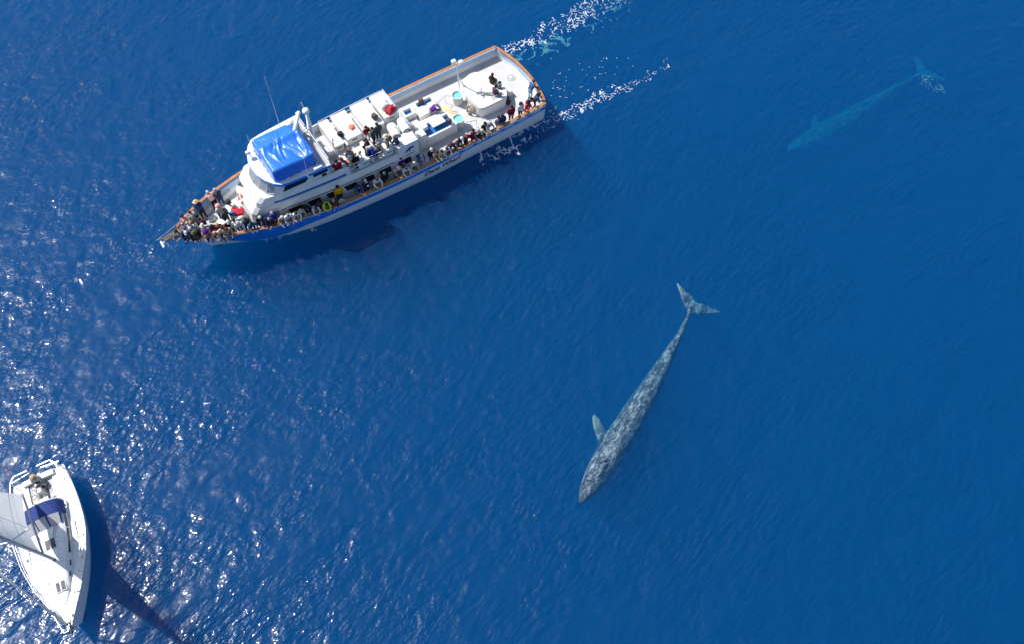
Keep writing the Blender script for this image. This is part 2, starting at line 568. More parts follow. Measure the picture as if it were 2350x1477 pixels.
# pale plates painting patches of sunlight on the blue band, slots inside the starboard bulwark
fm = MB().box((-.42, -.012, -.08), (.42, .012, .08)).mesh('sun_patch'); fm.materials.append(M['pale'])
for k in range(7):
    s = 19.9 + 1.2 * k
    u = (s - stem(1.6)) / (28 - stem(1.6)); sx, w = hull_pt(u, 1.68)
    o = link('sun_patch', fm, boat, loc=(sx, -w - 0.006, 1.68)); o.rotation_euler = (R(-8), 0, 0)
sl_ = MB().box((-.32, -.01, -.035), (.32, .01, .035)).mesh('scupper'); sl_.materials.append(M['black'])
for k in range(7):
    s = 18.6 + 1.45 * k
    link('scupper', sl_, boat, loc=(s, hb(s) - 0.10, zd(s) + 0.2))
# waterline rubbing strake
rs = MB()
pth = []
for u in US[4:]:
    s, w = hull_pt(u, zr(u * 28) - 0.24); pth.append((s, -w - 0.015, zr(u * 28) - 0.27))
rs.tube(pth, 0.03, 6)
rs.build('rubbing_strake', M['white'], boat)
rs = MB(); rs.tube([(x, -y, z) for x, y, z in pth], 0.03, 6); rs.build('rubbing_strake', M['white'], boat)

# name on the port side
def lettering(txt, size, mat, name, parent, loc, rot, shear=0.25, ext=0.004, sx=1.0):
    cu = bpy.data.curves.new(name, 'FONT')
    cu.offset = 0.014; cu.body = txt; cu.size = size; cu.extrude = ext; cu.shear = shear; cu.align_x = 'LEFT'
    tmp = bpy.data.objects.new('tmp', cu); C.objects.link(tmp)
    dg = bpy.context.evaluated_depsgraph_get()
    me = bpy.data.meshes.new_from_object(tmp.evaluated_get(dg))
    bpy.data.objects.remove(tmp); bpy.data.curves.remove(cu)
    me.transform(Matrix.Diagonal((sx, 1, 1, 1)))
    o = link(name, me, parent)
    me.materials.clear(); me.materials.append(mat)
    o.location = loc; o.rotation_euler = rot
    return o
p0 = hull_pt(.62, .80); p1 = hull_pt(.735, .80); p2 = hull_pt(.68, 1.30); p3_ = hull_pt(.68, .80)
lean = math.atan2(p2[1] - p3_[1], .5)
lettering('Dana Wharf', 0.66, M['letter'], 'name_lettering', boat, (17.35, -max(p0[1], p1[1]) - 0.012, 0.80), (R(90) + lean, 0, math.atan2(-(p1[1] - p0[1]), p1[0] - p0[0])), 0.35, sx=0.92)

# deckhouse: main cabin
HT = [(4.95, 1.15), (5.4, 1.5), (6.2, 1.82), (7.2, 2.08), (9, 2.28), (11, 2.46), (13, 2.58), (15.5, 2.68), (17.6, 2.68)]
def hw(s): return interp(s, HT)
def house_outline(inset, front, aft, ss=(5.4, 6.2, 7.2, 9, 11, 13, 15.5)):
    L = [(s, -(hw(s) - inset)) for s in ss if front + .2 < s < aft - .2]
    port = [(front, -max(.3, hw(front + .3) - inset - .25)), (front + .25, -(hw(front + .35) - inset))] + L + [(aft, -(hw(aft) - inset))]
    return port + [(x, -y) for x, y in reversed(port)]
hs = MB()
lo = house_outline(0, 4.95, 17.6); md = house_outline(0.0, 5.15, 17.6); hi = house_outline(0.12, 5.55, 17.6)
hs.prism(lo, 1.0, 2.78, 0, md)
hs.prism(md, 2.78, 3.36, 0, hi)
hs.build('cabin', M['white'], boat, fix=True)
# lit grey upper deck laid on it
ud = MB(); ud.prism(house_outline(0.16, 11.0, 17.75), 3.365, 3.40); ud.build('upper_deck', M['deck'], boat)
# handrail along the cabin side
for sd in (-1, 1):
    hr = MB(); hr.tube([(s, sd * (hw(s) + 0.05), 2.80) for s in (7.0, 8, 9, 10, 11, 12, 13, 14, 15.6)], 0.022, 6)
    hr.build('handrail', M['dark'], boat)
# cabin windows, each a glass pane in a recessed dark frame
def side_patch(s0, s1, z0, z1, sd, off, slant=0.18):
    P = []
    for s, z in ((s0 + slant, z0), (s1 + slant * .3, z0), (s1, z1), (s0 - slant * .1, z1)):
        P.append(Vector((s, sd * (hw(s) + off), z)))
    return P
def pane(name, pts, th, mat, parent, out):
    """flat pane with thickness; out = outward direction"""
    o = Vector(out) * th
    m = MB()
    n = len(pts)
    vs = [p for p in pts] + [Vector(p) + o for p in pts]
    m.add(vs, [tuple(range(n - 1, -1, -1)), tuple(range(n, 2 * n))] + [(i, (i + 1) % n, n + (i + 1) % n, n + i) for i in range(n)])
    return m.build(name, mat, parent, fix=True)
for s0 in (7.45, 8.85, 10.25, 11.6, 12.95, 14.3, 15.95):
    for sd in (-1, 1):
        w = pane('window', side_patch(s0, s0 + .92, 2.02, 2.56, sd, 0.002), 0.02, M['glass'], boat, (0, sd, 0))
        f = MB(); q = side_patch(s0, s0 + .92, 2.02, 2.56, sd, 0.02)
        f.tube(q, 0.018, 5, closed=True); f.build('window_frame', M['dark'], w)
# front door on port side with its own window
for sd in (-1, 1):
    d = pane('door', [Vector((s, sd * (hw(s) + .004), z)) for s, z in ((6.15, 1.75), (6.95, 1.7), (6.95, 2.95), (6.25, 2.95))], 0.03, M['white'], boat, (0, sd, 0))
    pane('pane', [Vector((s, sd * (hw(s) + .036), z)) for s, z in ((6.4, 2.4), (6.85, 2.4), (6.83, 2.85), (6.45, 2.85))], 0.012, M['glassgrey'], d, (0, sd, 0))
    hd = MB(); hd.tube([(6.98, sd * (hw(7) + .08), 2.1), (6.98, sd * (hw(7) + .08), 2.25)], .025, 6); hd.build('handle', M['dark'], d)

# wheelhouse on the forward half of the cabin, with coaming wings running aft
def coam(inset, f0, aft): return house_outline(inset, f0, aft)
cm = MB()
c0 = coam(0.13, 5.62, 12.35); c1 = coam(0.22, 6.05, 12.3)
n = len(c0)
# sloping trunk front and coaming sides as a shell with thickness
c1i = coam(0.30, 6.15, 12.3)
cmid = coam(0.155, 5.70, 12.33)
strip(c0, 3.37, cmid, 3.72, 0, cm, closed=True)
strip(cmid, 3.72, c1, 4.12, 0, cm, closed=True)
strip(c1, 4.12, c1i, 4.12, 0, cm, closed=True)
strip(c1i, 4.12, c1i, 3.42, 0, cm, closed=True)
capo = [p for p in c1 if p[0] < 7.6]
hcap = len(capo)
cm.add([(x, y, 4.118) for x, y in capo], [tuple(range(hcap))])
cm.build('coaming', M['white'], boat, fix=True)
for sd in (-1, 1):
    st = MB()
    ss = [6.75, 7.2, 8, 9, 10, 11, 12.0]
    a = [(s, sd * (hw(s) - .145 + .02)) for s in ss]; b2 = [(s, sd * (hw(s) - .165 + .02)) for s in ss]
    strip(a, 3.45, b2, 3.64, 0, st, closed=False)
    strip([(x, y - sd * .03) for x, y in b2], 3.64, [(x, y - sd * .03) for x, y in a], 3.45, 0, st, closed=False)
    strip(b2, 3.64, [(x, y - sd * .03) for x, y in b2], 3.64, 0, st, closed=False)
    st.build('blue_stripe', M['trim'], boat, fix=True)

WB = [(6.12, 0), (6.22, -.7), (6.5, -1.35), (6.95, -1.78), (7.4, -1.95), (11.0, -2.1)]       # wheelhouse plan at the sill (port half)
WT = [(6.62, 0), (6.70, -.65), (6.92, -1.28), (7.3, -1.75), (7.65, -1.92), (11.0, -2.05)]
def mirror(h): return h + [(x, -y) for x, y in reversed(h[1:])]
wb, wt = mirror(WB), mirror(WT)
wh = MB()
nW = len(wb)
vs = [(x, y, 3.4) for x, y in wb] + [(x, y, 4.16) for x, y in wb] + [(x, y, 5.26) for x, y in wt]
fs = []
for lv in (0, 1):
    for i in range(nW):
        j = (i + 1) % nW
        fs.append((lv * nW + i, lv * nW + j, (lv + 1) * nW + j, (lv + 1) * nW + i))
fs.append(tuple(2 * nW + i for i in range(nW)))
wh.add(vs, fs)
wheelhouse = wh.build('wheelhouse', M['white'], boat, fix=True)
def wall_pane(i, j, u0, u1, v0, v1, mat, name='window', poly=None):
    a0, a1 = Vector((*wb[i], 4.16)), Vector((*wb[j], 4.16)); b0, b1 = Vector((*wt[i], 5.26)), Vector((*wt[j], 5.26))
    def pt(u, v): return (a0.lerp(a1, u)).lerp(b0.lerp(b1, u), v)
    nrm = (a1 - a0).cross(b0 - a0).normalized()
    ctr = Vector((9, 0, 4.7))
    if nrm.dot(pt(.5, .5) - ctr) < 0: nrm = -nrm
    q = poly or ((u0, v0), (u1, v0), (u1, v1), (u0, v1))
    P = [pt(u, v) + nrm * .004 for u, v in q]
    w = pane(name, P, 0.02, mat, wheelhouse, nrm)
    f = MB(); f.tube([p + nrm * .02 for p in P], .02, 5, closed=True); f.build('window_frame', M['white'], w)
    return w
for i, j in ((0, 1), (1, 2), (2, 3)):
    wall_pane(i, j, .08, .92, .12, .88, M['glassgrey'])
for i, j in ((0, nW - 1), (nW - 1, nW - 2), (nW - 2, nW - 3)):
    wall_pane(i, j, .08, .92, .12, .88, M['glassgrey'])
for i, j in ((4, 5), (nW - 4, nW - 5)):
    wall_pane(i, j, 0, 0, 0, 0, M['glass'], poly=((.03, .12), (.50, .12), (.60, .5), (.50, .9), (.10, .9)))
    wall_pane(i, j, 0, 0, 0, 0, M['glass'], poly=((.66, .2), (.97, .2), (.97, .9), (.66, .9)))
# roof with blue edge and visor
RF = [(6.42, 0), (6.5, -.7), (6.75, -1.4), (7.1, -1.95), (7.5, -2.3), (8.2, -2.42), (11.05, -2.6)]
rf = mirror(RF)
ro = MB(); ro.prism(rf, 5.27, 5.50)
roof = ro.build('wheelhouse_roof', [M['white']], boat, fix=True)
e = MB()
out = [((x - 8.8) * 1.008 + 8.8, y * 1.012) for x, y in rf]
strip(out, 5.28, out, 5.46, 0, e); strip(rf, 5.285, out, 5.28, 0, e); strip(out, 5.46, rf, 5.46, 0, e)
e.build('blue_edge', M['blue'], roof, fix=True)
ap = MB(); ap.prism([(10.35, -2.35), (10.98, -2.4), (10.98, 2.4), (10.35, 2.2)], 5.504, 5.512); ap.build('roof_shade', M['grey'], roof)  # grey sheet painting in the shade on the roof abaft the tarpaulin

# things fixed on the roof: rail, horn box, lights, radar, masts, whips
r_ = MB(); r_.tube([(11.0, -2.5, 5.5), (11.0, -2.5, 6.05), (11.0, -.3, 6.05), (11.0, 2.3, 6.05), (11.0, 2.3, 5.5)], .03, 6)
r_.tube([(11.0, -.3, 5.5), (11.0, -.3, 6.05)], .025, 6); r_.build('roof_rail', M['white'], boat)
r_ = MB(); r_.rbox((9.85, -2.58, 5.51), (10.5, -2.3, 5.72), .09); r_.build('light_box', M['white'], boat, smooth='auto')
def whip(base, tip, r=.025, name='whip_antenna'):
    m = MB(); b, t = Vector(base), Vector(tip)
    m.tube([b, b.lerp(t, .08)], r * 1.9, 7); m.tube([b.lerp(t, .08), b.lerp(t, .5), t], r, 6, r1=r * .5)
    return m.build(name, M['white'], boat)
WHIPS = True
whip((9.5, 1.5, 5.5), (9.5, 1.58, 11.0))
whip((9.3, -2.64, 5.3), (9.36, -2.68, 8.2), .02)
whip((7.2, 1.25, 5.5), (7.14, 1.3, 7.2), .022)
# searchlight by the forward whip
m = MB(); m.tube([(6.85, .95, 5.5), (6.85, .95, 5.85)], .04, 8); m.lathe([(.0, -.16), (.13, -.15), (.16, 0), (.15, .14), (.0, .16)], (6.75, .95, 6.0), 14, axis='x')
m.build('searchlight', M['white'], boat, smooth='auto')
# radar: scanner bar on a pedestal, domes, stub mast with crosstrees
m = MB(); m.lathe([(.22, 0), (.2, .3), (.12, .5), (.1, 1.1)], (10.55, .9, 5.5), 14); m.build('radar_pedestal', M['white'], boat, smooth='auto')
m = MB(); m.capsule((10.1, .35, 6.75), .13, (11.0, 1.55, 6.75), .13, 12); m.build('radar_scanner', M['white'], boat, smooth=True)
m = MB(); m.tube([(10.08, 1.22, 5.5), (10.08, 1.22, 6.35)], .05, 8); m.build('dome_mast', M['white'], boat)
m = MB(); m.lathe([(.0, 0), (.24, .02), (.29, .14), (.26, .3), (.12, .4), (.0, .42)], (10.08, 1.22, 6.35), 18); m.build('radar_dome', M['white'], boat, smooth=True)
m = MB(); m.tube([(11.25, .35, 3.4), (11.25, .5, 5.4), (11.32, .75, 7.2)], .15, 10, r1=.09); m.tube([(11.0, .3, 6.3), (11.6, 1.9, 6.3)], .045, 7)
m.tube([(11.32, .75, 7.0), (11.15, .2, 7.9), (11.1, .12, 8.05)], .05, 7); m.tube([(11.55, 1.8, 6.3), (11.45, 1.85, 7.2)], .03, 6)
m.tube([(11.3, .95, 5.9), (10.6, .9, 5.6)], .05, 7)
m.build('mast', M['white'], boat, smooth='auto')
m = MB(); m.lathe([(.0, 0), (.2, .02), (.25, .13), (.22, .3), (.1, .37), (.0, .38)], (11.1, .12, 8.0), 16); m.build('satellite_dome', M['white'], boat, smooth=True)

# blue tarpaulin bundle on the roof
def build_tarp():
    s0, s1, t0, t1, zb, zt = 7.25, 10.35, -2.0, 1.35, 5.52, 6.68
    nu, nv = 96, 90
    m = MB(); vs = []
    rr = random.Random(3)
    folds = [(rr.uniform(7.5, 10.1), rr.uniform(-1.5, .2), rr.uniform(-.5, .5), rr.uniform(.05, .11), rr.uniform(.35, .8), rr.uniform(.025, .06) * rr.choice((1, 1, -1))) for _ in range(26)]
    folds += [(rr.uniform(7.5, 10.1), rr.uniform(.2, 1.2), rr.uniform(1.0, 1.9), rr.uniform(.06, .12), rr.uniform(.3, .7), rr.uniform(.01, .03)) for _ in range(9)]
    def wr(s, t):
        z = 0.0
        for fs_, ft, fa_, fw, fl, fh in folds:          # short random creases
            ds, dt = s - fs_, t - ft
            p = ds * math.cos(fa_) + dt * math.sin(fa_); q = -ds * math.sin(fa_) + dt * math.cos(fa_)
            z += fh * math.exp(-(p / fw) ** 2 - (q / fl) ** 2)
        return z + 0.02 * math.sin(2.3 * t + 1.4 * s) + .012 * math.sin(4.1 * s - 1.7 * t)
    for i in range(nu + 1):
        for j in range(nv + 1):
            a = -1.35 + 2.7 * i / nu; b = -1.35 + 2.7 * j / nv
            def fold(x):                       # |x|>1 hangs down the side
                k = max(0.0, abs(x) - 1.0) / 0.35
                return max(-1, min(1, x)), k
            fa, ka = fold(a); fb, kb = fold(b)
            k = max(ka, kb)
            s = (s0 + s1) / 2 + fa * (s1 - s0) / 2; t = (t0 + t1) / 2 + fb * (t1 - t0) / 2
            if i in (0,) and False: pass
            # round the plan corners
            cx, cy = abs(fa), abs(fb)
            if cx > .85 and cy > .85:
                q = math.hypot(cx - .85, cy - .85)
                if q > .15:
                    f = .15 / q
                    s = (s0 + s1) / 2 + math.copysign(.85 + (cx - .85) * f, fa) * (s1 - s0) / 2
                    t = (t0 + t1) / 2 + math.copysign(.85 + (cy - .85) * f, fb) * (t1 - t0) / 2
            ridge = .10 * math.exp(-((t - 0.15) / .28) ** 2) - .16 * max(0, (0.1 - t)) / 2.0 * (1 + .3 * math.sin(2.2 * s)) - .10 * max(0, t - .2)
            top = zt + ridge + wr(s, t)
            edge = max(cx, cy)
            top -= .10 * max(0, (edge - .9) / .1) ** 2
            out = .05 * k + .03 * math.sin(11 * (s + t)) * k
            if k > 0:
                if ka >= kb: s += math.copysign(out, fa)
                if kb >= ka: t += math.copysign(out, fb)
            z = top + (zb - top) * k
            vs.append((s, t, z))
    fs = [(i * (nv + 1) + j, (i + 1) * (nv + 1) + j, (i + 1) * (nv + 1) + j + 1, i * (nv + 1) + j + 1) for i in range(nu) for j in range(nv)]
    m.add(vs, fs)
    me = m.mesh('tarpaulin')
    return me
tarp = link('tarpaulin', build_tarp(), None, [M['tarp']], smooth=True)
tarp.location = (BX, BY, 0); tarp.rotation_euler = (0, 0, BH)
tag(tarp, 'big blue wrinkled tarpaulin covering the top of the wheelhouse roof', 'tarpaulin')
cd = MB(); cd.tube([(7.5, -.9, 6.62), (8.3, -1.3, 6.56), (9.0, -1.9, 6.42), (9.1, -2.06, 6.0)], .012, 5)
o = cd.build('tie_line', M['letter'], tarp)

# ------------------------------------------------------------------ fittings of the boat
def part(name, mats, build, parent=boat, smooth='auto', fix=False):
    m = MB(); build(m)
    return m.build(name, mats, parent, smooth=smooth, fix=fix)

def locker(s0, s1, t0, t1, z0=3.402, z1=4.12, name='locker', vent=True):
    L = part(name, M['white'], lambda m: m.rbox((s0 + .06, t0 + .06, z0), (s1 - .06, t1 - .06, z1 - .06), .05))
    part('lid', M['white'], lambda m: m.rbox((s0, t0, z1 - .06), (s1, t1, z1), .03), L)
    if vent:
        part('latch', M['dark'], lambda m: m.box(((s0 + s1) / 2 - .2, t0 + .03, z1 - .36), ((s0 + s1) / 2 + .2, t0 + .065, z1 - .29)), L)
    return L
UPZ = 3.402
# starboard row of white lockers on the upper deck
locker(12.35, 13.1, -.3, 2.35); locker(13.35, 14.55, -.2, 2.42); locker(14.95, 16.35, -.25, 2.48); locker(16.55, 17.72, .1, 2.5)
locker(13.12, 13.33, -.4, 1.1, z1=3.9, vent=False)
# port row, lower, between the seats
locker(12.2, 12.95, -2.2, -1.0, z1=3.98); locker(13.2, 13.95, -2.45, -1.05, z1=4.05); locker(15.0, 15.8, -2.5, -1.25, z1=4.05)
locker(12.95, 13.35, -2.5, -2.25, z1=3.95, vent=False); locker(14.75, 15.0, -2.45, -2.1, z1=3.95, vent=False)
# benches beside them
for (a, b, c, d) in ((14.05, 14.45, -2.3, -.6), (11.7, 12.15, -.5, .35), (14.5, 14.75, -1.9, -.6)):
    part('bench', M['white'], lambda m: m.rbox((a, c, 3.402), (b, d, 3.86), .04))
# tall box with the emblem at the after port corner
lb = part('machinery_box', M['white'], lambda m: m.rbox((15.95, -2.56, 3.402), (17.62, -1.7, 4.0), .06))
part('machinery_box_side', M['white'], lambda m: m.box((15.97, -2.70, 2.66), (17.6, -2.57, 3.96)), lb)
def emblem(m):
    # leaping whale emblem: a curved body with a tail and a fin
    top = [(-.32, -.10), (-.2, .04), (0, .14), (.2, .17), (.36, .10), (.42, -.02)]
    bot = [(.30, -.06), (.12, -.04), (-.05, -.10), (-.2, -.22)]
    tail = [(-.36, -.28), (-.30, -.16), (-.42, -.18)]
    fin = [(.0, -.06), (.12, -.05), (.02, -.26), (-.06, -.28)]
    for poly in (top + bot, [(-.32, -.10), (-.2, -.22)] + tail, fin):
        n = len(poly)
        m.add([(16.85 + x, -2.703, 3.4 + y) for x, y in poly] + [(16.85 + x, -2.709, 3.4 + y) for x, y in poly],
              [tuple(range(n)), tuple(range(2 * n - 1, n - 1, -1))] + [(i, n + i, n + (i + 1) % n, (i + 1) % n) for i in range(n)])
part('emblem', M['logo'], emblem, lb, smooth=False)
part('vent_slot', M['dark'], lambda m: m.box((16.5, -2.703, 2.84), (17.3, -2.712, 2.90)), lb, smooth=False)
# open railing along the port edge of the upper deck
def rail(pts, z0, z1, name='railing', r=.022, mid=True, mat='white'):
    def f(m):
        for z in ((z0 + z1) / 2, z1) if mid else (z1,):
            m.tube([(x, y, z) for x, y in pts], r, 6)
        for x, y in pts: m.tube([(x, y, z0), (x, y, z1)], r, 6)
    return part(name, M[mat], f)
rail([(s, -(hw(s) - .2)) for s in (12.4, 13.3, 14.2, 15.1, 15.9)], 3.4, 4.2)
rail([(17.7, -1.6), (17.7, -.6)], 3.4, 4.3)
rail([(17.7, .5), (17.7, 2.45)], 3.4, 4.3)
rail([(s, hw(s) - .2) for s in (12.4, 13.7, 15.0, 16.3, 17.6)], 3.4, 4.2)
# low cabinet at the end of the house, and the ladder down to the after deck
cb_ = part('cabinet', M['white'], lambda m: m.rbox((18.25, -1.6, 1.1), (18.85, -.95, 2.62), .03))
part('hinge', M['dark'], lambda m: [m.box((18.8, -1.615, z), (18.84, -1.6, z + .1)) for z in (1.3, 1.8, 2.4)][0], cb_, smooth=False)
def ladder(m):
    for y in (-.45, .25): m.tube([(18.6, y, 1.1), (17.72, y, 3.4), (17.72, y, 4.2)], .03, 6)
ld = part('stairs', M['steel'], ladder)
for k in range(7):
    z = 1.35 + .29 * k; x = 18.6 - .88 * (z - 1.1) / 2.3
    part('step', M['white'], lambda m: m.box((x - .12, -.43, z), (x + .12, .23, z + .03)), ld, smooth=False)
# bait tanks on the after deck: open boxes with blue lining, partly under white lids
def bait_tank(s0, s1, t0, t1, z1, wall=.14, water=None):
    z0 = zd(20)
    def f(m):
        m.box((s0, t0, z0), (s1, t0 + wall, z1)); m.box((s0, t1 - wall, z0), (s1, t1, z1))
        m.box((s0, t0 + wall, z0), (s0 + wall, t1 - wall, z1)); m.box((s1 - wall, t0 + wall, z0), (s1, t1 - wall, z1))
    T = part('bait_tank', M['white'], f, smooth=False)
    part('tank_lining', M['tank'], lambda m: m.box((s0 + wall, t0 + wall, z0), (s1 - wall, t1 - wall, z1 - .28)), T, smooth=False)
    return T
T1 = bait_tank(18.86, 21.45, -1.55, -.15, 2.05)
part('tank_lid', M['white'], lambda m: m.rbox((19.75, -.95, 2.06), (20.85, -.1, 2.14), .03), T1)
part('tank_lid', M['white'], lambda m: m.rbox((18.95, -.85, 2.06), (19.4, -.1, 2.4), .03), T1)
part('tank_ledge', M['white'], lambda m: m.rbox((18.8, -.1, 1.1), (21.4, .25, 1.9), .04), T1)
T2 = bait_tank(18.6, 19.5, 1.15, 1.95, 1.95); T3 = bait_tank(19.75, 21.3, 1.3, 2.05, 1.95)
part('tank_lid', M['white'], lambda m: m.rbox((19.55, .55, 1.9), (21.2, 1.28, 2.0), .03), T3)
part('tank_side', M['white'], lambda m: m.rbox((19.6, .6, 1.1), (21.15, 1.25, 1.89), .03), T3)
part('deck_step', M['white'], lambda m: m.rbox((18.7, .55, 1.1), (19.45, 1.05, 1.5), .08))
# big rounded deck box aft with a sloping nose, seat and handrails
def rounded(outline, r, n=5):
    pts = []
    N = len(outline)
    for i in range(N):
        p0, p, p1 = (Vector(outline[(i + k) % N]) for k in (-1, 0, 1))
        a = (p0 - p).normalized(); b = (p1 - p).normalized()
        rr = min(r, (p0 - p).length * .45, (p1 - p).length * .45)
        A, Bq = p + a * rr, p + b * rr
        for k in range(n + 1):
            t = k / n
            pts.append(tuple((A * (1 - t) ** 2 + p * 2 * t * (1 - t) + Bq * t * t)))
    return pts
ol = rounded([(23.55, -1.35), (25.95, -1.4), (26.4, -.6), (26.3, 1.3), (25.1, 2.25), (24.0, 1.9), (23.5, .6)], .5)
def dbox(m):
    m.prism(ol, zd(25), 1.95)
    top = [((x - 25) * .985 + 25, (y - .3) * .985 + .3) for x, y in ol]
    m.prism(ol, 1.95, 2.06, 0, top)
db = part('deck_box', M['white'], dbox, fix=True)
part('deck_box_seam', M['grey'], lambda m: m.tube([((x - 25) * 1.004 + 25, (y - .3) * 1.004 + .3, 1.93) for x, y in ol], .016, 5, closed=True), db)
part('wedge_top', M['white'], lambda m: m.prism([(23.75, -1.2), (24.75, -1.25), (24.9, .1), (23.8, .2)], 2.063, 2.12, 0, [(23.85, -1.1), (24.6, -1.15), (24.7, 0), (23.9, .1)]), db)
part('seat_recess', M['grey'], lambda m: m.prism([(24.85, -1.1), (25.7, -1.15), (25.75, -.5), (24.95, -.35)], 2.063, 2.07), db)
part('boom', M['cream'], lambda m: m.tube([(24.3, -.1, 2.35), (25.8, -.9, 2.2)], .07, 8), db)
part('winch', M['steel'], lambda m: (m.tube([(24.35, -.25, 2.06), (24.35, -.2, 2.5)], .05, 8), m.tube([(24.2, -.4, 2.45), (24.6, .1, 2.5)], .04, 6), m.tube([(24.5, -.3, 2.06), (24.25, 0, 2.4)], .03, 6)), db)
part('end_seat', M['white'], lambda m: m.rbox((26.4, -.75, 1.1), (26.85, .55, 1.62), .06))
part('grab_pole', M['steel'], lambda m: m.tube([(23.45, -1.0, 1.1), (23.45, -1.0, 2.7)], .03, 7))
rail([(21.75, -1.6), (22.5, -1.75), (22.9, -1.9)], zd(22), zd(22) + .75, 'handhold', .02, False, 'steel')
rail([(21.5, .15), (22.1, -.45)], zd(22), zd(22) + .8, 'handhold', .02, False, 'steel')
rail([(21.4, 1.1), (22.2, 1.4), (22.7, 1.0)], zd(22), zd(22) + .8, 'handhold', .02, False, 'steel')
# light mast with two floodlights
lm = part('light_mast', M['white'], lambda m: (m.tube([(23.75, 1.85, 1.1), (23.5, 1.6, 3.2), (23.35, 1.45, 4.6)], .05, 8), m.tube([(23.1, 1.7, 4.4), (23.6, 1.3, 4.4)], .03, 6), m.tube([(24.2, 1.7, 1.1), (23.55, 1.62, 2.9)], .04, 7)))
for dx, dy in ((-.2, .22), (.2, -.12)):
    part('floodlight', M['white'], lambda m: m.rbox((23.3 + dx, 1.3 + dy, 4.5), (23.65 + dx, 1.6 + dy, 4.72), .06), lm)
# round manhole with its plate on the after deck
mh = part('manhole', M['grey'], lambda m: m.lathe([(.36, 0), (.36, .02), (.30, .028), (.0, .03)], (27.75, .85, zd(28)), 26))
part('manhole_cap', M['white'], lambda m: m.lathe([(.10, 0), (.08, .05), (.0, .055)], (27.75, .85, zd(28) + .028), 16), mh)
# benches and bins on the foredeck
part('bow_bench', M['white'], lambda m: m.add([(2.2, 1.05, zd(2.5)), (4.9, 1.95, zd(4)), (4.9, 2.35, zd(4)), (2.2, 1.5, zd(2.5)), (2.2, 1.05, zd(2.5) + .42), (4.9, 1.95, zd(4) + .42), (4.9, 2.35, zd(4) + .42), (2.2, 1.5, zd(2.5) + .42)],
     [(3, 2, 1, 0), (4, 5, 6, 7), (0, 1, 5, 4), (1, 2, 6, 5), (2, 3, 7, 6), (3, 0, 4, 7)]), smooth=False)
FZ = zd(4)
part('bow_locker', M['white'], lambda m: m.prism(rounded([(3.85, -.45), (4.3, -.75), (4.75, -.6), (4.8, 1.0), (4.0, 1.0)], .15), FZ - .05, FZ + .62))
part('foredeck_hatch', M['white'], lambda m: m.rbox((2.5, .45, zd(2.5) - .05), (3.0, .8, zd(2.5) + .25), .03))
part('foredeck_hatch', M['white'], lambda m: m.rbox((2.95, -.35, zd(3) - .05), (3.6, .2, zd(3) + .3), .05))
# bow pulpit with anchor roller
part('pulpit', M['steel'], lambda m: (m.tube([(.9, .75, zr(.5) + .02), (-.3, .12, zr(0) + .28), (-1.15, -.12, zr(0) + .3)], .035, 7), m.tube([(1.0, -.75, zr(.5) + .02), (-.3, -.12, zr(0) + .26), (-1.15, -.12, zr(0) + .3)], .035, 7)))
part('bow_platform', M['brownbag'], lambda m: m.prism([(.9, -.5), (.9, .5), (-.75, .16), (-.75, -.16)], zr(0) - .16, zr(0) - .08), smooth=False)
part('anchor', M['white'], lambda m: (m.tube([(.1, 0, zr(0) - .2), (-.9, -.05, zr(0) - .3)], .05, 8), m.capsule((-.95, -.28, zr(0) - .42), .09, (-.95, .2, zr(0) - .42), .07, 10)))
part('grab_bar', M['steel'], lambda m: m.tube([(5.75, .5, 3.72), (5.75, .5, 3.8), (5.78, -.1, 3.8), (5.78, -.1, 3.72)], .018, 6))
for sd in (-1, 1):
    part('wing_light', M['dark'], lambda m: m.prism([(5.65, sd * 1.25), (6.2, sd * 1.5), (6.2, sd * 1.58), (5.65, sd * 1.33)], 3.1, 3.3, 0), smooth=False)

# ------------------------------------------------------------------ loose things on the boat
def bput(o, x, y, z, rz=0.0):
    o.location = B(x, y, z); o.rotation_euler = (0, 0, BH + rz)
    return o
def thing(name, label, cat, x, y, z, rz=0.0, group=None):
    o = empty(name); bput(o, x, y, z, rz); tag(o, label, cat, group)
    return o
# life ring on the cabin front
lr = thing('life_ring', 'white life ring with orange bands hung on the front of the cabin', 'life ring', 5.12, .62, 2.55)
lr.rotation_euler = (0, R(-70), BH)
def ring(m, a0, a1, mi):
    pass
tor = MB()
for k in range(32):
    a = 2 * math.pi * k / 32
seg = 32
for k in range(seg):
    pts = [(.30 * math.cos(2 * math.pi * q / seg), .36 * math.sin(2 * math.pi * q / seg), 0) for q in (k, k + 1)]
    tor.tube(pts, .068, 8, mi=1 if (k // 4) % 2 else 0, caps=False)
tor.build('ring', [M['white'], M['orange']], lr, smooth=True)
gl_ = MB(); gl_.tube([(.38 * math.cos(2 * math.pi * q / 24), .44 * math.sin(2 * math.pi * q / 24), .02) for q in range(24)], .012, 5, closed=True); gl_.build('grab_line', M['rope'], lr)
# life raft canisters
for i, (x, y, lab) in enumerate(((16.55, -1.15, 'white drum shaped life raft canister nearer the bow of two on the upper deck'), (17.4, -1.1, 'white drum shaped life raft canister beside the stairs at upper deck end'))):
    t = thing('life_raft', lab, 'life raft', x, y, 3.402, R(-8), 'life raft canisters on the upper deck')
    part('canister', M['white'], lambda m: m.lathe([(.25, -.62), (.33, -.58), (.36, -.2), (.37, -.02), (.40, 0), (.37, .02), (.36, .2), (.33, .58), (.25, .62)], (0, 0, .52), 20, axis='y'), t, smooth='auto')
    part('end_ring', M['dark'], lambda m: m.tube([(.26 * math.cos(2 * math.pi * q / 20), -.63, .52 + .26 * math.sin(2 * math.pi * q / 20)) for q in range(20)], .035, 6, closed=True), t)
    part('cradle', M['grey'], lambda m: [m.box((-.3, yy, 0), (.3, yy + .08, .22)) for yy in (-.4, .32)], t, smooth=False)
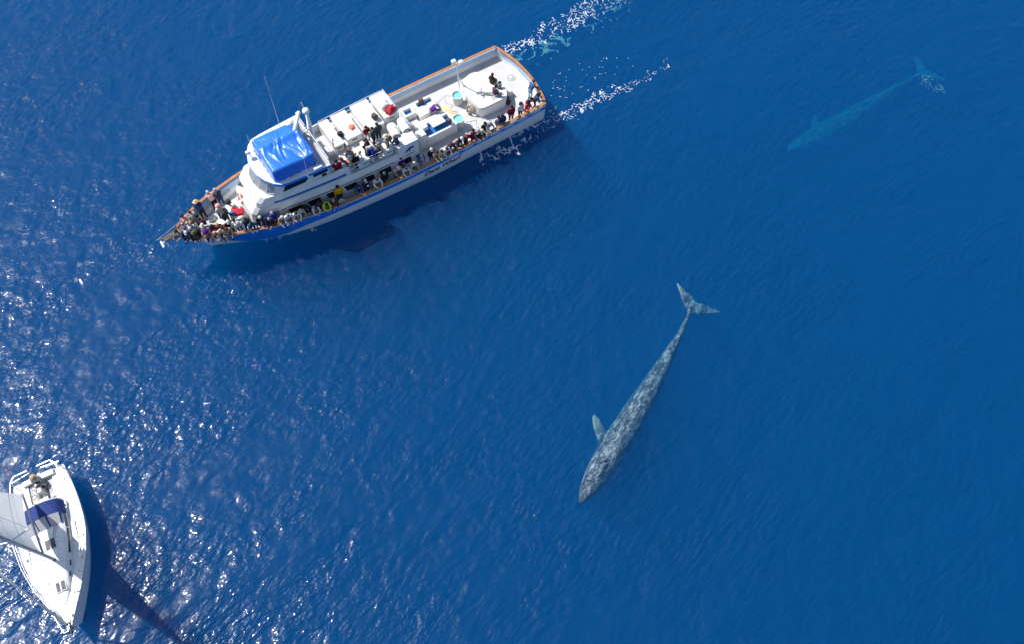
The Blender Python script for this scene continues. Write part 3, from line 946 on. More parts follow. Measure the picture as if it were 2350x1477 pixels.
# bait tubs
for i, (x, y, lab) in enumerate(((21.85, -1.05, 'round white tub of teal water beside the yellow board'), (23.0, .95, 'round white tub of pale water at the foot of the light mast'))):
    t = thing('bait_tub', lab, 'tub', x, y, zd(22), 0, 'round tubs on the after deck')
    part('tub', M['white'], lambda m: m.lathe([(.34, 0), (.38, .1), (.43, .78), (.45, .80), (.45, .84), (.40, .84), (.38, .78), (.36, .6), (.0, .6)], (0, 0, 0), 24), t)
    part('water', M['tankpale'], lambda m: m.lathe([(.374, .70), (.375, .705), (.0, .706)], (0, 0, 0), 24), t)
# yellow board with stripes
t = thing('yellow_board', 'yellow striped board lying across the middle of the after deck', 'board', 21.68, -.05, zd(22) + .5, R(-88))
part('board', M['yellow'], lambda m: m.rbox((-.8, -.3, 0), (.8, .3, .09), .04), t)
for y in (-.17, 0, .17): part('slat', M['white'], lambda m: m.box((-.75, y - .03, .091), (.75, y + .03, .10)), t, smooth=False)
for x in (-.6, .6): part('trestle', M['white'], lambda m: m.box((x - .04, -.25, -.5), (x + .04, .25, 0)), t, smooth=False)
# hose coil
t = thing('hose_coil', 'coil of pale hose hung beside the white deck box', 'hose', 23.22, -.42, zd(23))
for k in range(6):
    part('loop', M['rope'], lambda m: m.tube([(.03 * k - .1 + .12 * math.sin(2 * math.pi * q / 20), (.24 + .035 * k) * math.cos(2 * math.pi * q / 20), .42 + (.30 + .025 * k) * math.sin(2 * math.pi * q / 20)) for q in range(20)], .03, 6, closed=True), t, smooth=True)
part('hanger', M['white'], lambda m: m.tube([(.0, 0, 0), (.0, 0, .85)], .04, 7), t)
# bags and bundles
def backpack(name, label, x, y, z, rz, mat, sc=1.0, cat='backpack', group='bags left on the boat'):
    t = thing(name, label, cat, x, y, z, rz, group)
    part('bag_body', M[mat], lambda m: m.rbox((-.16 * sc, -.2 * sc, 0), (.14 * sc, .2 * sc, .48 * sc), .1 * sc), t, smooth=True)
    part('pocket', M[mat], lambda m: m.rbox((.13 * sc, -.14 * sc, .05 * sc), (.22 * sc, .14 * sc, .27 * sc), .05 * sc), t, smooth=True)
    part('strap', M['black'], lambda m: (m.tube([(-.15 * sc, -.1 * sc, .46 * sc), (-.24 * sc, -.1 * sc, .3 * sc), (-.16 * sc, -.1 * sc, .08 * sc)], .02, 5), m.tube([(-.15 * sc, .1 * sc, .46 * sc), (-.24 * sc, .1 * sc, .3 * sc), (-.16 * sc, .1 * sc, .08 * sc)], .02, 5)), t)
    return t
backpack('backpack', 'black backpack standing on deck beside the white deck box', 26.05, -1.15, zd(26), R(-60), 'bag', 1.25)
backpack('backpack', 'dark bag in the gap between the first two white lockers', 13.2, .55, 3.9, R(80), 'bag', 1.0)
backpack('backpack', 'brown bag lying on the third white locker from the wheelhouse', 15.95, .45, 4.122, R(20), 'brownbag', 1.05)
backpack('backpack', 'brown bag between the life raft canister and the emblem box', 15.95, -1.45, 3.402, R(120), 'brownbag', 1.2)
backpack('backpack', 'grey bag on the rim of the near blue bait tank', 21.0, -1.15, 2.0, R(30), 'dark', 1.0)
backpack('backpack', 'grey bag on the far blue bait tank', 20.3, 1.72, 1.9, R(70), 'brownbag', 1.0)
backpack('backpack', 'blue bag on the white foredeck locker in front of the cabin', 4.1, -.2, FZ + .625, R(40), 'tank', .8)
backpack('backpack', 'white bag on the foredeck locker beside the red jacket', 4.45, .35, FZ + .625, R(10), 'cream', .8)
backpack('backpack', 'dark bag on the foredeck locker end nearest the starboard bench', 4.3, .85, FZ + .625, R(70), 'bag', .8)
def bundle(name, label, x, y, z, mat, sx, sy, sz, cat, seed):
    rr = random.Random(seed)
    bm = bmesh.new(); bmesh.ops.create_icosphere(bm, subdivisions=3, radius=1)
    for v in bm.verts:
        d = 1 + .18 * math.sin(5 * v.co.x + seed) * math.cos(4 * v.co.y) + .1 * rr.uniform(-1, 1)
        v.co = Vector((v.co.x * sx * d, v.co.y * sy * d, max(0, v.co.z + .3) * sz * d))
    me = bpy.data.meshes.new(name); bm.to_mesh(me); bm.free()
    o = link(name, me, None, [M[mat]], smooth=True); bput(o, x, y, z, seed)
    tag(o, label, cat); return o
bundle('jacket', 'red jacket thrown on the white foredeck locker before the cabin', 4.45, -.15, FZ + .625, 'red', .32, .5, .16, 'jacket', 1)
bundle('jacket', 'red jacket on the white locker at the starboard end of upper deck', 17.25, .45, 4.122, 'red', .28, .45, .3, 'jacket', 2)
bundle('rope_heap', 'small orange heap of rope on the second white locker', 14.2, .65, 4.122, 'orange', .22, .26, .1, 'rope', 3)
bundle('dry_bag', 'round white bag beside the red jacket on the upper deck locker', 17.05, 1.05, 4.122, 'white', .42, .42, .42, 'bag', 4)

# ------------------------------------------------------------------ whales
def remeshed(m, name, voxel):
    me = m.mesh(name)
    o = bpy.data.objects.new('tmp', me); C.objects.link(o)
    md = o.modifiers.new('r', 'REMESH'); md.mode = 'VOXEL'; md.voxel_size = voxel
    sm_ = o.modifiers.new('s', 'SMOOTH'); sm_.factor = .5; sm_.iterations = 3
    dg = bpy.context.evaluated_depsgraph_get()
    out = bpy.data.meshes.new_from_object(o.evaluated_get(dg))
    bpy.data.objects.remove(o); bpy.data.meshes.remove(me)
    out.name = name
    return out

def whale_mat(name, dark, light, pale):
    m, t, n, l = new_mat(name)
    b = n['Principled BSDF']; b.inputs['Roughness'].default_value = 0.55; b.inputs['Specular IOR Level'].default_value = 0.2
    tc = n.new('ShaderNodeTexCoord')
    mp = n.new('ShaderNodeMapping'); mp.inputs['Scale'].default_value = (.55, 1.5, 1.5)
    l.new(tc.outputs['Object'], mp.inputs['Vector'])
    n1 = n.new('ShaderNodeTexNoise'); n1.inputs['Scale'].default_value = 2.6; n1.inputs['Detail'].default_value = 7; n1.inputs['Roughness'].default_value = .72
    l.new(mp.outputs['Vector'], n1.inputs['Vector'])
    cr = n.new('ShaderNodeValToRGB')  # real skin mottling, also painting in dappled light refracted by the ripples
    cr.color_ramp.elements[0].position = .40; cr.color_ramp.elements[0].color = (*dark, 1)
    cr.color_ramp.elements[1].position = .63; cr.color_ramp.elements[1].color = (*pale, 1)
    e = cr.color_ramp.elements.new(.50); e.color = (*light, 1)
    n2 = n.new('ShaderNodeTexNoise'); n2.inputs['Scale'].default_value = 7.5; n2.inputs['Detail'].default_value = 3
    l.new(tc.outputs['Object'], n2.inputs['Vector'])
    av = n.new('ShaderNodeMix'); av.data_type = 'FLOAT'; av.inputs[0].default_value = .28
    l.new(n1.outputs['Fac'], av.inputs[2]); l.new(n2.outputs['Fac'], av.inputs[3])
    l.new(av.outputs[0], cr.inputs[0])
    # pale flippers and fluke tips: skin beyond the breadth of the trunk
    sx = n.new('ShaderNodeSeparateXYZ'); l.new(tc.outputs['Object'], sx.inputs[0])
    ab = n.new('ShaderNodeMath'); ab.operation = 'ABSOLUTE'; l.new(sx.outputs['Y'], ab.inputs[0])
    mr = n.new('ShaderNodeMapRange'); mr.inputs[1].default_value = 1.15; mr.inputs[2].default_value = 1.5; mr.inputs[4].default_value = .75
    l.new(ab.outputs[0], mr.inputs[0])
    pm_ = n.new('ShaderNodeMix'); pm_.data_type = 'RGBA'; pm_.inputs[7].default_value = (.40, .44, .38, 1)
    l.new(mr.outputs[0], pm_.inputs[0]); l.new(cr.outputs[0], pm_.inputs[6]); l.new(pm_.outputs[2], b.inputs['Base Color'])
    return m

def build_whale(name, L, mat, zoff_tail, bend, roll_fin=0.0):
    """nose at x = 0, tail at x = L, back up, own frame; depth along the body by zoff_tail"""
    prof = [(0.0, .10, .10), (.02, .28, .2), (.06, .52, .42), (.12, .75, .68), (.2, .90, .95), (.28, .94, 1.08), (.36, .93, 1.08), (.45, .85, 1.0), (.55, .73, .86), (.65, .56, .68), (.75, .36, .5), (.84, .21, .36), (.91, .13, .26), (.955, .12, .2)]
    k = L / 17.0
    m = MB(); vs = []; N = 20
    def cen(u): return Vector((u * L, bend * math.sin(math.pi * min(1, u)) , zoff_tail * u ** 2))
    for u, w, h in prof:
        c = cen(u)
        for q in range(N):
            a = 2 * math.pi * q / N
            hh = h * (.85 if math.sin(a) > 0 else 1.1)
            vs.append(c + Vector((0, w * k * math.cos(a), hh * k * math.sin(a) - .85 * h * k)))
    fs = [(i * N + q, i * N + (q + 1) % N, (i + 1) * N + (q + 1) % N, (i + 1) * N + q) for i in range(len(prof) - 1) for q in range(N)]
    fs += [tuple(range(N - 1, -1, -1)), tuple((len(prof) - 1) * N + q for q in range(N))]
    m.add(vs, fs)
    def slab(pts, th):
        P = [Vector(p) for p in pts]; n = len(P)
        up = Vector((0, 0, th / 2))
        c = sum(P, Vector()) / n
        m.add([p + up * (1 if (p - c).length > 0 else 1) for p in P] + [p - up for p in P], [tuple(range(n)), tuple(range(2 * n - 1, n - 1, -1))] + [(i, n + i, n + (i + 1) % n, (i + 1) % n) for i in range(n)])
    t = cen(.955); t.z -= .15 * k
    for sd in (-1, 1):           # flukes
        slab([t + Vector((a * k, sd * b * k, c * k)) for a, b, c in ((-.40, -.05, 0), (-.05, .40, .0), (.35, .95, .03), (.85, 1.5, .06), (1.22, 1.86, .08), (1.18, 1.50, .05), (1.08, .95, .02), (.98, .40, 0), (.78, -.05, 0))], .2 * k)
        f0 = cen(.27); f0.z -= .95 * k   # flippers
        fy, fz = (1.0, 0.0) if sd > 0 else (.62, -.75)        # the far flipper is pressed down
        slab([f0 + Vector((a * k, sd * b * fy * k, (c + fz * (b - .7)) * k)) for a, b, c in ((-.55, .70, 0), (-.1, 1.15, -.03), (.45, 1.78, -.08), (1.05, 2.2, -.12), (1.3, 2.18, -.12), (1.2, 1.75, -.1), (.85, 1.2, -.06), (.55, .70, 0))], .2 * k)
    d = cen(.72); d.z -= .1 * k      # dorsal fin
    m.add([d + Vector(p) * k for p in ((-.3, -.07, -.1), (-.3, .07, -.1), (.35, .05, -.15), (.35, -.05, -.15), (.38, 0, .32))], [(0, 1, 4), (1, 2, 4), (2, 3, 4), (3, 0, 4), (3, 2, 1, 0)])
    bl = cen(.17); bl.z += .02        # blowhole ridge and splash guard
    m.capsule(bl + Vector((-1.6 * k, 0, -.12)), .05 * k, bl + Vector((.1, 0, .0)), .12 * k, 8)
    me = remeshed(m, name, .085 * k)
    return link(name, me, None, [mat], smooth=True)

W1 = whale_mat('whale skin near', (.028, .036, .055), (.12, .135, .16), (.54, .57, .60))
w1 = build_whale('whale', 17.0, W1, -.7, -.3)
w1.location = (4.2, 20.4, -.42)
w1.rotation_euler = (R(15), 0, math.atan2(34.9 - 20.55, 12.85 - 4.28))
tag(w1, 'mottled grey whale swimming just under the surface in open water', 'whale', 'whales under the surface')
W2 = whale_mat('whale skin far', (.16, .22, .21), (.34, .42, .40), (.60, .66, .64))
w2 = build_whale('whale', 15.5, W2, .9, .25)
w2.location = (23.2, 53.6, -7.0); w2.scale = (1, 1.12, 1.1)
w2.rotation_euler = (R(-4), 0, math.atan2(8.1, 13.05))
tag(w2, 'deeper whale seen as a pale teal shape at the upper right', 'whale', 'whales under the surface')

# ------------------------------------------------------------------ foam on the water
def band_noise(shape, cell, wl0, wl1, seed):
    g = np.random.default_rng(seed)
    ny, nx = shape
    kx = np.fft.fftfreq(nx, cell); ky = np.fft.fftfreq(ny, cell)
    k = np.hypot(*np.meshgrid(kx, ky)); k[0, 0] = 1e-9
    f = np.fft.fft2(g.normal(size=shape)) * np.exp(-(np.log(k * math.sqrt(wl0 * wl1)) / math.log(wl1 / wl0) * 1.6) ** 2)
    r = np.fft.ifft2(f).real
    return r / r.std()

M['foam'] = simple('white foam', (.66, .74, .78), .7, var=.22, scale=5)
def foam(name, label, path, density, seed, cell=.048, lace=(.35, 1.1), warp=1.0, strands=True, depth=None, mat='foam'):
    """path: [(x, y, halfwidth, density)] in world metres; lacy foam as little raised patches following the waves"""
    P = np.array(path, float)
    mx = P[:, 2].max() + .6
    x0, x1 = P[:, 0].min() - mx, P[:, 0].max() + mx; y0, y1 = P[:, 1].min() - mx, P[:, 1].max() + mx
    nx, ny = int((x1 - x0) / cell), int((y1 - y0) / cell)
    X, Y = np.meshgrid(x0 + np.arange(nx) * cell, y0 + np.arange(ny) * cell)
    w1_ = band_noise(X.shape, cell, .8, 3.0, seed + 5); w2_ = band_noise(X.shape, cell, .8, 3.0, seed + 6)
    Xw, Yw = X + .22 * warp * w1_, Y + .22 * warp * w2_
    D = np.zeros_like(X)
    for a, b in zip(P[:-1], P[1:]):
        d = b[:2] - a[:2]; LL = d @ d
        t = np.clip(((Xw - a[0]) * d[0] + (Yw - a[1]) * d[1]) / LL, 0, 1)
        dist = np.hypot(Xw - a[0] - t * d[0], Yw - a[1] - t * d[1])
        hwid = a[2] + (b[2] - a[2]) * t; den = a[3] + (b[3] - a[3]) * t
        D = np.maximum(D, den * np.clip(1 - dist / hwid, 0, 1) ** .6)
    A = np.abs(band_noise(X.shape, cell, lace[0], lace[1], seed)); Bn = np.abs(band_noise(X.shape, cell, lace[0] * 1.6, lace[1] * 2.2, seed + 1))
    S_ = band_noise(X.shape, cell, .12, .35, seed + 2); P2 = band_noise(X.shape, cell, .9, 3.5, seed + 3)
    web = A if strands else np.minimum(A, Bn * 1.3)
    thr = D * density * (.26 + .16 * P2 + .11 * S_)
    mask = (web < thr) & (D > .02)
    iy, ix = np.nonzero(mask)
    n = len(ix)
    cx, cy = X[iy, ix], Y[iy, ix]
    h = cell * .5
    hz = .012 + .03 * np.clip((thr - web)[iy, ix] / .3, 0, 1)
    V = np.empty((n, 4, 3))
    for q, (a, b) in enumerate(((-1, -1), (1, -1), (1, 1), (-1, 1))):
        V[:, q, 0] = cx + a * h; V[:, q, 1] = cy + b * h
        V[:, q, 2] = sea_z(cx + a * h, cy + b * h) + .015
    V[:, :, 2] += hz[:, None]
    if depth is not None: V[:, :, 2] -= depth + .15 * (1 - D[iy, ix])[:, None]
    me = bpy.data.meshes.new(name)
    me.vertices.add(n * 4); me.vertices.foreach_set('co', V.ravel())
    me.loops.add(n * 4); me.loops.foreach_set('vertex_index', np.arange(n * 4, dtype=np.int32))
    me.polygons.add(n); me.polygons.foreach_set('loop_start', np.arange(n, dtype=np.int32) * 4)
    me.update(calc_edges=True)
    bm = bmesh.new(); bm.from_mesh(me); bmesh.ops.remove_doubles(bm, verts=bm.verts[:], dist=.002); bm.to_mesh(me); bm.free()
    o = link(name, me, None, [M[mat]], smooth=True)
    tag(o, label, 'foam', kind='stuff')
    return o
M['bubbles'] = simple('clouds of fine bubbles', (.34, .50, .54), .9, var=.15, scale=1.5)
foam('bubble_cloud', 'pale turquoise bubbles below the surface in the stern wake', [(-.3, 57.9, .8, 1.0), (2.2, 59.4, 1.0, .8), (5.0, 61.6, 1.1, .5), (9, 64.8, 1.2, .3)], 1.7, 71, cell=.12, lace=(1.2, 3.0), depth=1.5, mat='bubbles')
foam('wake_foam', 'white lacy wake foam trailing from the stern of the boat', [(-.3, 57.9, .6, 1.0), (2.2, 59.4, .85, 1.0), (5.0, 61.6, 1.1, .8), (9, 64.8, 1.3, .5), (16, 70, 1.8, .3)], 1.1, 11, lace=(.5, 1.8))
foam('discharge_foam', 'thin foam trail from the nearer discharge jet along the hull side', [(-2.25, 46.8, .5, 1.4), (-.4, 47.5, .55, 1.1), (1.6, 48.9, .35, .5), (3.2, 50.3, .35, .5), (4.4, 51.2, .4, .35)], 1.5, 21, lace=(.45, 1.3))
foam('discharge_foam', 'long thin foam line running aft from the second discharge jet', [(.05, 48.9, .3, 1.2), (2.2, 50.4, .35, .85), (4.4, 51.6, .5, .85), (6.2, 52.5, .55, .9), (8.6, 53.8, .45, .55), (10.8, 55.2, .3, .34), (13.0, 57.0, .25, .2)], 1.3, 31, lace=(.4, 1.2))
foam('hull_foam', 'wisps of foam where the bow meets the sea', [(-17.4, 39.6, .35, .55), (-15.6, 40.2, .35, .7), (-14.2, 40.9, .3, .5)], 1.4, 41, lace=(.4, 1.1))
foam('whale_splash', 'small pale patch of churned water above the tail of the deeper whale', [(32.9, 56.5, .5, .8), (33.4, 56.1, .7, 1.2), (34.0, 55.4, .6, 1.0)], 1.3, 51, lace=(.35, .9), depth=1.5, mat='bubbles')
foam('foam_flecks', 'loose foam flecks on the smooth water astern of the boat', [(4.2, 54.6, 1.2, .22), (6.5, 56.2, 1.6, .2), (9, 57.2, 1.2, .16), (3.2, 52.8, 1.0, .2)], .22, 61, lace=(.5, 1.3))
# discharge jets from the hull
M['jet'] = simple('white falling water', (.75, .8, .85), .3)
for s, u, lab in ((22.05, .79, 'thin jet of water falling from the hull below the lettering'), (24.7, .885, 'short jet of water falling from the hull nearer the stern')):
    w = hull_pt(u, .6)[1]
    m = MB()
    pts = [B(s, -w - .02 - .5 * t, .62 - .62 * t * t) for t in (0, .25, .5, .75, 1.0)]
    m.tube(pts, .02, 7, r1=.045)
    o = m.build('water_jet', M['jet'], None, smooth=True)
    tag(o, lab, 'water jet', 'jets of cooling water')

# ------------------------------------------------------------------ people
# a pose is a skeleton of tapered limbs (facing +x, standing on z = 0), grown into one skin by remeshing
def rotY(p, a, piv):
    p = Vector(p) - Vector(piv)
    return Vector((p.x * math.cos(a) + p.z * math.sin(a), p.y, -p.x * math.sin(a) + p.z * math.cos(a))) + Vector(piv)

def make_pose(name, bend=0.0, arms='down', legs='stand', nod=0.0, seed=0):
    cap = []                                  # (p0, r0, p1, r1, tag)
    hipz = .93 if legs != 'sit' else .55
    hip = Vector((0, 0, hipz))
    UB = lambda x, y, z: rotY((x, y, hipz + z), bend, hip)
    # legs
    for sd in (-1, 1):
        h = Vector((0, sd * .095, hipz - .02))
        if legs == 'sit':
            k = Vector((.44, sd * .13, .52)); a = Vector((.46, sd * .12, .09))
        elif legs == 'stride':
            k = Vector((.12 * sd + .06, sd * .10, .50)); a = Vector((.24 * sd - .03, sd * .10, .09))
        elif legs == 'brace':
            k = Vector((.05, sd * .12, .50)); a = Vector((-.10 + .12 * sd, sd * .13, .09))
        else:
            k = Vector((.03, sd * .11, .50)); a = Vector((-.01, sd * .12, .09))
        cap += [(h, .105, k, .068, 'legs'), (k, .068, a, .046, 'legs'), (a + Vector((-.05, 0, -.045)), .045, a + Vector((.17, sd * .02, -.052)), .036, 'shoes')]
    cap += [((0, -.075, hipz + .02), .128, (0, .075, hipz + .02), .128, 'legs')]
    for sd in (-1, 1):
        cap += [(UB(0, sd * .06, .08), .14, UB(.01, sd * .08, .36), .15, 'top'), (UB(0, sd * .05, .42), .10, UB(0, sd * .155, .44), .078, 'top')]
    neck0, neck1 = UB(0, 0, .48), UB(.02, 0, .58)
    cap += [(neck0, .062, neck1, .055, 'skin')]
    hm = Matrix.Translation(UB(.035, 0, .60)) @ Matrix.Rotation(bend * .45 + nod, 4, 'Y')
    H = lambda x, y, z: hm @ Vector((x, y, z))
    cap += [(H(.01, 0, .07), .088, H(-.01, 0, .12), .098, 'skin'), (H(.035, 0, .02), .06, H(.03, 0, .07), .075, 'skin'), (H(.10, 0, .07), .016, H(.118, 0, .045), .02, 'skin')]
    for sd in (-1, 1): cap += [(H(0, sd * .092, .06), .02, H(-.005, sd * .096, .095), .022, 'skin')]
    hands = []
    for sd in (-1, 1):
        sh = UB(0, sd * .20, .43)
        if arms == 'down': e, w = UB(-.03, sd * .27, .16), UB(.06, sd * .27, -.08)
        elif arms == 'rail': e, w = sh + Vector((.14, sd * .08, -.26)), sh + Vector((.36, -sd * .03, -.33))
        elif arms == 'phone': e, w = UB(.16, sd * .20, .22), UB(.32, sd * .05, .44)
        elif arms == 'clasp': e, w = UB(.04, sd * .27, .17), UB(.24, sd * .06, .14)
        elif arms == 'lap': e, w = UB(.05, sd * .26, .17), UB(.27, sd * .12, .03)
        elif arms == 'reach': e, w = sh + Vector((.20, sd * .03, -.14)), sh + Vector((.36, -sd * .10, -.20))
        elif arms == 'point' and sd < 0: e, w = sh + Vector((.25, -.06, .0)), sh + Vector((.52, -.1, .04))
        else: e, w = UB(-.03, sd * .27, .16), UB(.06, sd * .27, -.08)
        cap += [(sh, .080, e, .062, 'top'), (e, .060, w, .045, 'top')]
        d = (w - e).normalized()
        pm_ = w + d * .07
        cap += [(w + d * .01, .03, pm_, .034, 'skin')]
        hands.append((w, d, pm_, sd))
    m = MB()
    for p0, r0, p1, r1, tg in cap: m.capsule(p0, r0, p1, r1, 10)
    me = remeshed(m, name, .023)
    # faces take the cloth of the nearest limb
    order = ['skin', 'top', 'legs', 'shoes']
    nf = len(me.polygons)
    ctr = np.empty(nf * 3); me.polygons.foreach_get('center', ctr); ctr = ctr.reshape(-1, 3)
    best = np.full(nf, 1e9); mi = np.zeros(nf, np.int32)
    for p0, r0, p1, r1, tg in cap:
        a, b = np.array(p0), np.array(p1); d = b - a; LL = max(d @ d, 1e-9)
        t = np.clip((ctr - a) @ d / LL, 0, 1)
        ds = np.linalg.norm(ctr - a - t[:, None] * d, axis=1) - (r0 + (r1 - r0) * t)
        u = ds < best; best[u] = ds[u]; mi[u] = order.index(tg)
    # add fingers, thumbs and eyes to the same mesh
    x = MB()
    for w, d, pm_, sd in hands:
        side = d.cross(Vector((0, 0, 1)))
        side = side.normalized() if side.length > .1 else Vector((0, 1, 0))
        curl = side.cross(d)
        for q, ln in ((-1.5, .055), (-.5, .07), (.5, .066), (1.5, .05)):
            b0 = pm_ + side * q * .017 + d * .018
            b1 = b0 + d * ln * .6 - curl * .012; b2 = b1 + d * ln * .4 - curl * .03
            x.capsule(b0, .0095, b1, .009, 6, 0); x.capsule(b1, .009, b2, .008, 6, 0)
        t0 = w + d * .03 - side * sd * .03
        x.capsule(t0, .012, t0 + d * .05 - side * sd * .025, .01, 6, 0)
    for sd in (-1, 1): x.capsule(H(.088, sd * .034, .085), .011, H(.09, sd * .034, .085), .011, 6, 4)
    x.capsule(H(.092, -.018, .012), .006, H(.092, .018, .012), .006, 6, 5)
    nv = len(me.vertices); co = np.empty(nv * 3); me.vertices.foreach_get('co', co)
    bm = bmesh.new(); bm.from_mesh(me)
    bm.faces.ensure_lookup_table()
    for i, f in enumerate(bm.faces): f.material_index = int(mi[i])
    nvs = [bm.verts.new(p) for p in x.v]
    for f, k in zip(x.f, x.m):
        try:
            q = bm.faces.new([nvs[i] for i in f]); q.material_index = k
        except ValueError: pass
    bm.to_mesh(me); bm.free()
    me.polygons.foreach_set('use_smooth', [True] * len(me.polygons))
    for k in range(6): me.materials.append(None)
    head = hm @ Vector((0, 0, .10))
    return dict(me=me, hm=hm, head=head)

POSES = {
    'stand': make_pose('person_body', 0, 'down', 'stand'),
    'clasp': make_pose('person_body', .10, 'clasp', 'stand', .25),
    'phone': make_pose('person_body', .05, 'phone', 'brace', .15),
    'lean': make_pose('person_body', .50, 'rail', 'brace', .05),
    'far': make_pose('person_body', .85, 'reach', 'brace', -.1),
    'sit': make_pose('person_body', .12, 'lap', 'sit', .2),
    'sitlean': make_pose('person_body', .45, 'rail', 'sit', .1),
    'walk': make_pose('person_body', .10, 'down', 'stride'),
    'point': make_pose('person_body', .15, 'point', 'stand'),
}

# hair and head wear, in the head's own frame
def shell(rx, ry, rz, c, keep):
    bm = bmesh.new(); bmesh.ops.create_uvsphere(bm, u_segments=16, v_segments=10, radius=1)
    for v in bm.verts: v.co = Vector((v.co.x * rx + c[0], v.co.y * ry + c[1], v.co.z * rz + c[2]))
    bmesh.ops.delete(bm, geom=[f for f in bm.faces if not keep(f.calc_center_median())], context='FACES')
    me = bpy.data.meshes.new('hair'); bm.to_mesh(me); bm.free()
    return me
def hair_mesh(kind):
    m = MB()
    if kind in ('short', 'long'):
        s = shell(.122, .112, .122, (-.018, 0, .105), lambda p: p.z > .12 or p.x < .0 - (.12 - p.z) * .3 and p.z > (.01 if kind == 'short' else -.05))
        m.add([v.co[:] for v in s.vertices], [tuple(p.vertices) for p in s.polygons]); bpy.data.meshes.remove(s)
        if kind == 'long':
            m.capsule((-.09, 0, .08), .085, (-.12, 0, -.16), .055, 10); m.capsule((-.06, -.07, .05), .05, (-.08, -.09, -.12), .035, 8); m.capsule((-.06, .07, .05), .05, (-.08, .09, -.12), .035, 8)
    elif kind == 'cap':
        s = shell(.125, .115, .115, (-.01, 0, .115), lambda p: p.z > .11)
        m.add([v.co[:] for v in s.vertices], [tuple(p.vertices) for p in s.polygons]); bpy.data.meshes.remove(s)
        n = 9; vs = [(.10 + .11 * math.sin(math.pi * k / (n - 1)), .10 * math.cos(math.pi * k / (n - 1)), .118 - .02 * math.sin(math.pi * k / (n - 1))) for k in range(n)]
        m.add(vs + [(x, y, z + .012) for x, y, z in vs], [tuple(range(n)), tuple(range(2 * n - 1, n - 1, -1))] + [(k, k + n, k + n + 1, k + 1) for k in range(n - 1)])
    elif kind == 'hat':
        m.lathe([(.21, .10), (.205, .115), (.13, .125), (.118, .17), (.10, .215), (.05, .235), (.0, .237)], (-.01, 0, 0), 18)
    elif kind == 'hood':
        s = shell(.135, .13, .14, (-.025, 0, .09), lambda p: p.x < .06 or p.z > .19)
        m.add([v.co[:] for v in s.vertices], [tuple(p.vertices) for p in s.polygons]); bpy.data.meshes.remove(s)
        m.capsule((-.07, -.05, -.04), .06, (-.07, .05, -.04), .06, 8)
    me = m.mesh(kind); me.polygons.foreach_set('use_smooth', [True] * len(me.polygons)); me.materials.append(None)
    return me
HAIR = {k: hair_mesh(k) for k in ('short', 'long', 'cap', 'hat', 'hood')}
HNAME = {'short': 'hair', 'long': 'hair', 'cap': 'cap', 'hat': 'hat', 'hood': 'hood'}
COL = dict(navy=(.02, .028, .09), black=(.014, .014, .018), white=(.70, .69, .68), grey=(.24, .25, .27), lgrey=(.45, .45, .47), maroon=(.16, .012, .03), red=(.55, .015, .03),
           purple=(.09, .02, .22), pink=(.62, .32, .30), cream=(.60, .52, .40), khaki=(.28, .27, .19), olive=(.10, .11, .06), royal=(.02, .05, .48), denim=(.06, .11, .26),
           lblue=(.32, .48, .62), yellow=(.85, .42, .01), neon=(.55, .85, .03), green=(.02, .07, .055), slate=(.05, .065, .09), tan=(.45, .33, .20), plum=(.07, .025, .07), lilac=(.42, .36, .48),
           brown=(.07, .04, .025), dbrown=(.03, .02, .014), blond=(.50, .36, .18), ginger=(.28, .10, .05), silver=(.55, .54, .52), straw=(.62, .50, .30), teal=(.1, .35, .38))
PM = {}
def cloth(c, kind='cloth'):
    if (c, kind) not in PM:
        PM[(c, kind)] = simple(kind + ' ' + c, COL[c], .85 if kind == 'cloth' else .6, var=.12, scale=9, spec=.2)
    return PM[(c, kind)]
SKIN = [simple('skin', c, .55, var=.05, spec=.3) for c in ((.58, .36, .26), (.48, .28, .19), (.36, .20, .13), (.62, .42, .32))]
EYE = simple('eyes', (.02, .015, .012), .3); LIP = simple('lips', (.35, .12, .10), .5)
npeople = [0]
def person(x, y, z, deg, pose, top, legs, hair, hcol, label, scale=1.0, group='passengers aboard the boat', world=None):
    P_ = POSES[pose]
    i = npeople[0]; npeople[0] += 1
    o = bpy.data.objects.new('person', P_['me']); C.objects.link(o)
    sk = SKIN[(i * 7) % 4]
    for k, mt in enumerate((sk, cloth(top), cloth(legs), cloth('black' if i % 3 else 'lgrey'), EYE, LIP)):
        o.material_slots[k].link = 'OBJECT'; o.material_slots[k].material = mt
    sc = scale * (1.02 + .07 * ((i * 37) % 11) / 10.0)
    if world is None:
        o.location = B(x, y, z); o.rotation_euler = (0, 0, BH + R(deg))
    else:
        o.location = world; o.rotation_euler = (0, 0, R(deg))
    o.scale = (sc, sc, sc)
    tag(o, label, 'person', group)
    h = bpy.data.objects.new(HNAME[hair], HAIR[hair]); C.objects.link(h); h.parent = o
    h.matrix_local = P_['hm']
    h.material_slots[0].link = 'OBJECT'; h.material_slots[0].material = cloth(hcol, 'hair' if hair in ('short', 'long') else 'cloth')
    return o
person(2.42, 1.00, 1.75, 100, 'far', 'navy', 'black', 'hat', 'straw', 'person in straw hat and navy jacket leaning over the starboard bow rail', 1.00)
person(3.46, 1.32, 1.68, 100, 'far', 'pink', 'black', 'short', 'silver', 'person in pale pink shirt leaning out over the starboard bow rail', 1.00)
person(3.93, 1.27, 1.64, 100, 'lean', 'slate', 'denim', 'short', 'lgrey', 'person in slate jacket leaning on the starboard rail nearest the cabin', 1.00)
person(1.83, 0.48, 1.80, 130, 'lean', 'cream', 'khaki', 'short', 'brown', 'person in cream shirt at the starboard bow rail behind the straw hat', 1.00)
person(1.31, 0.43, 1.84, 140, 'lean', 'pink', 'tan', 'short', 'dbrown', 'person in peach top at the starboard rail closest to the stem', 1.00)
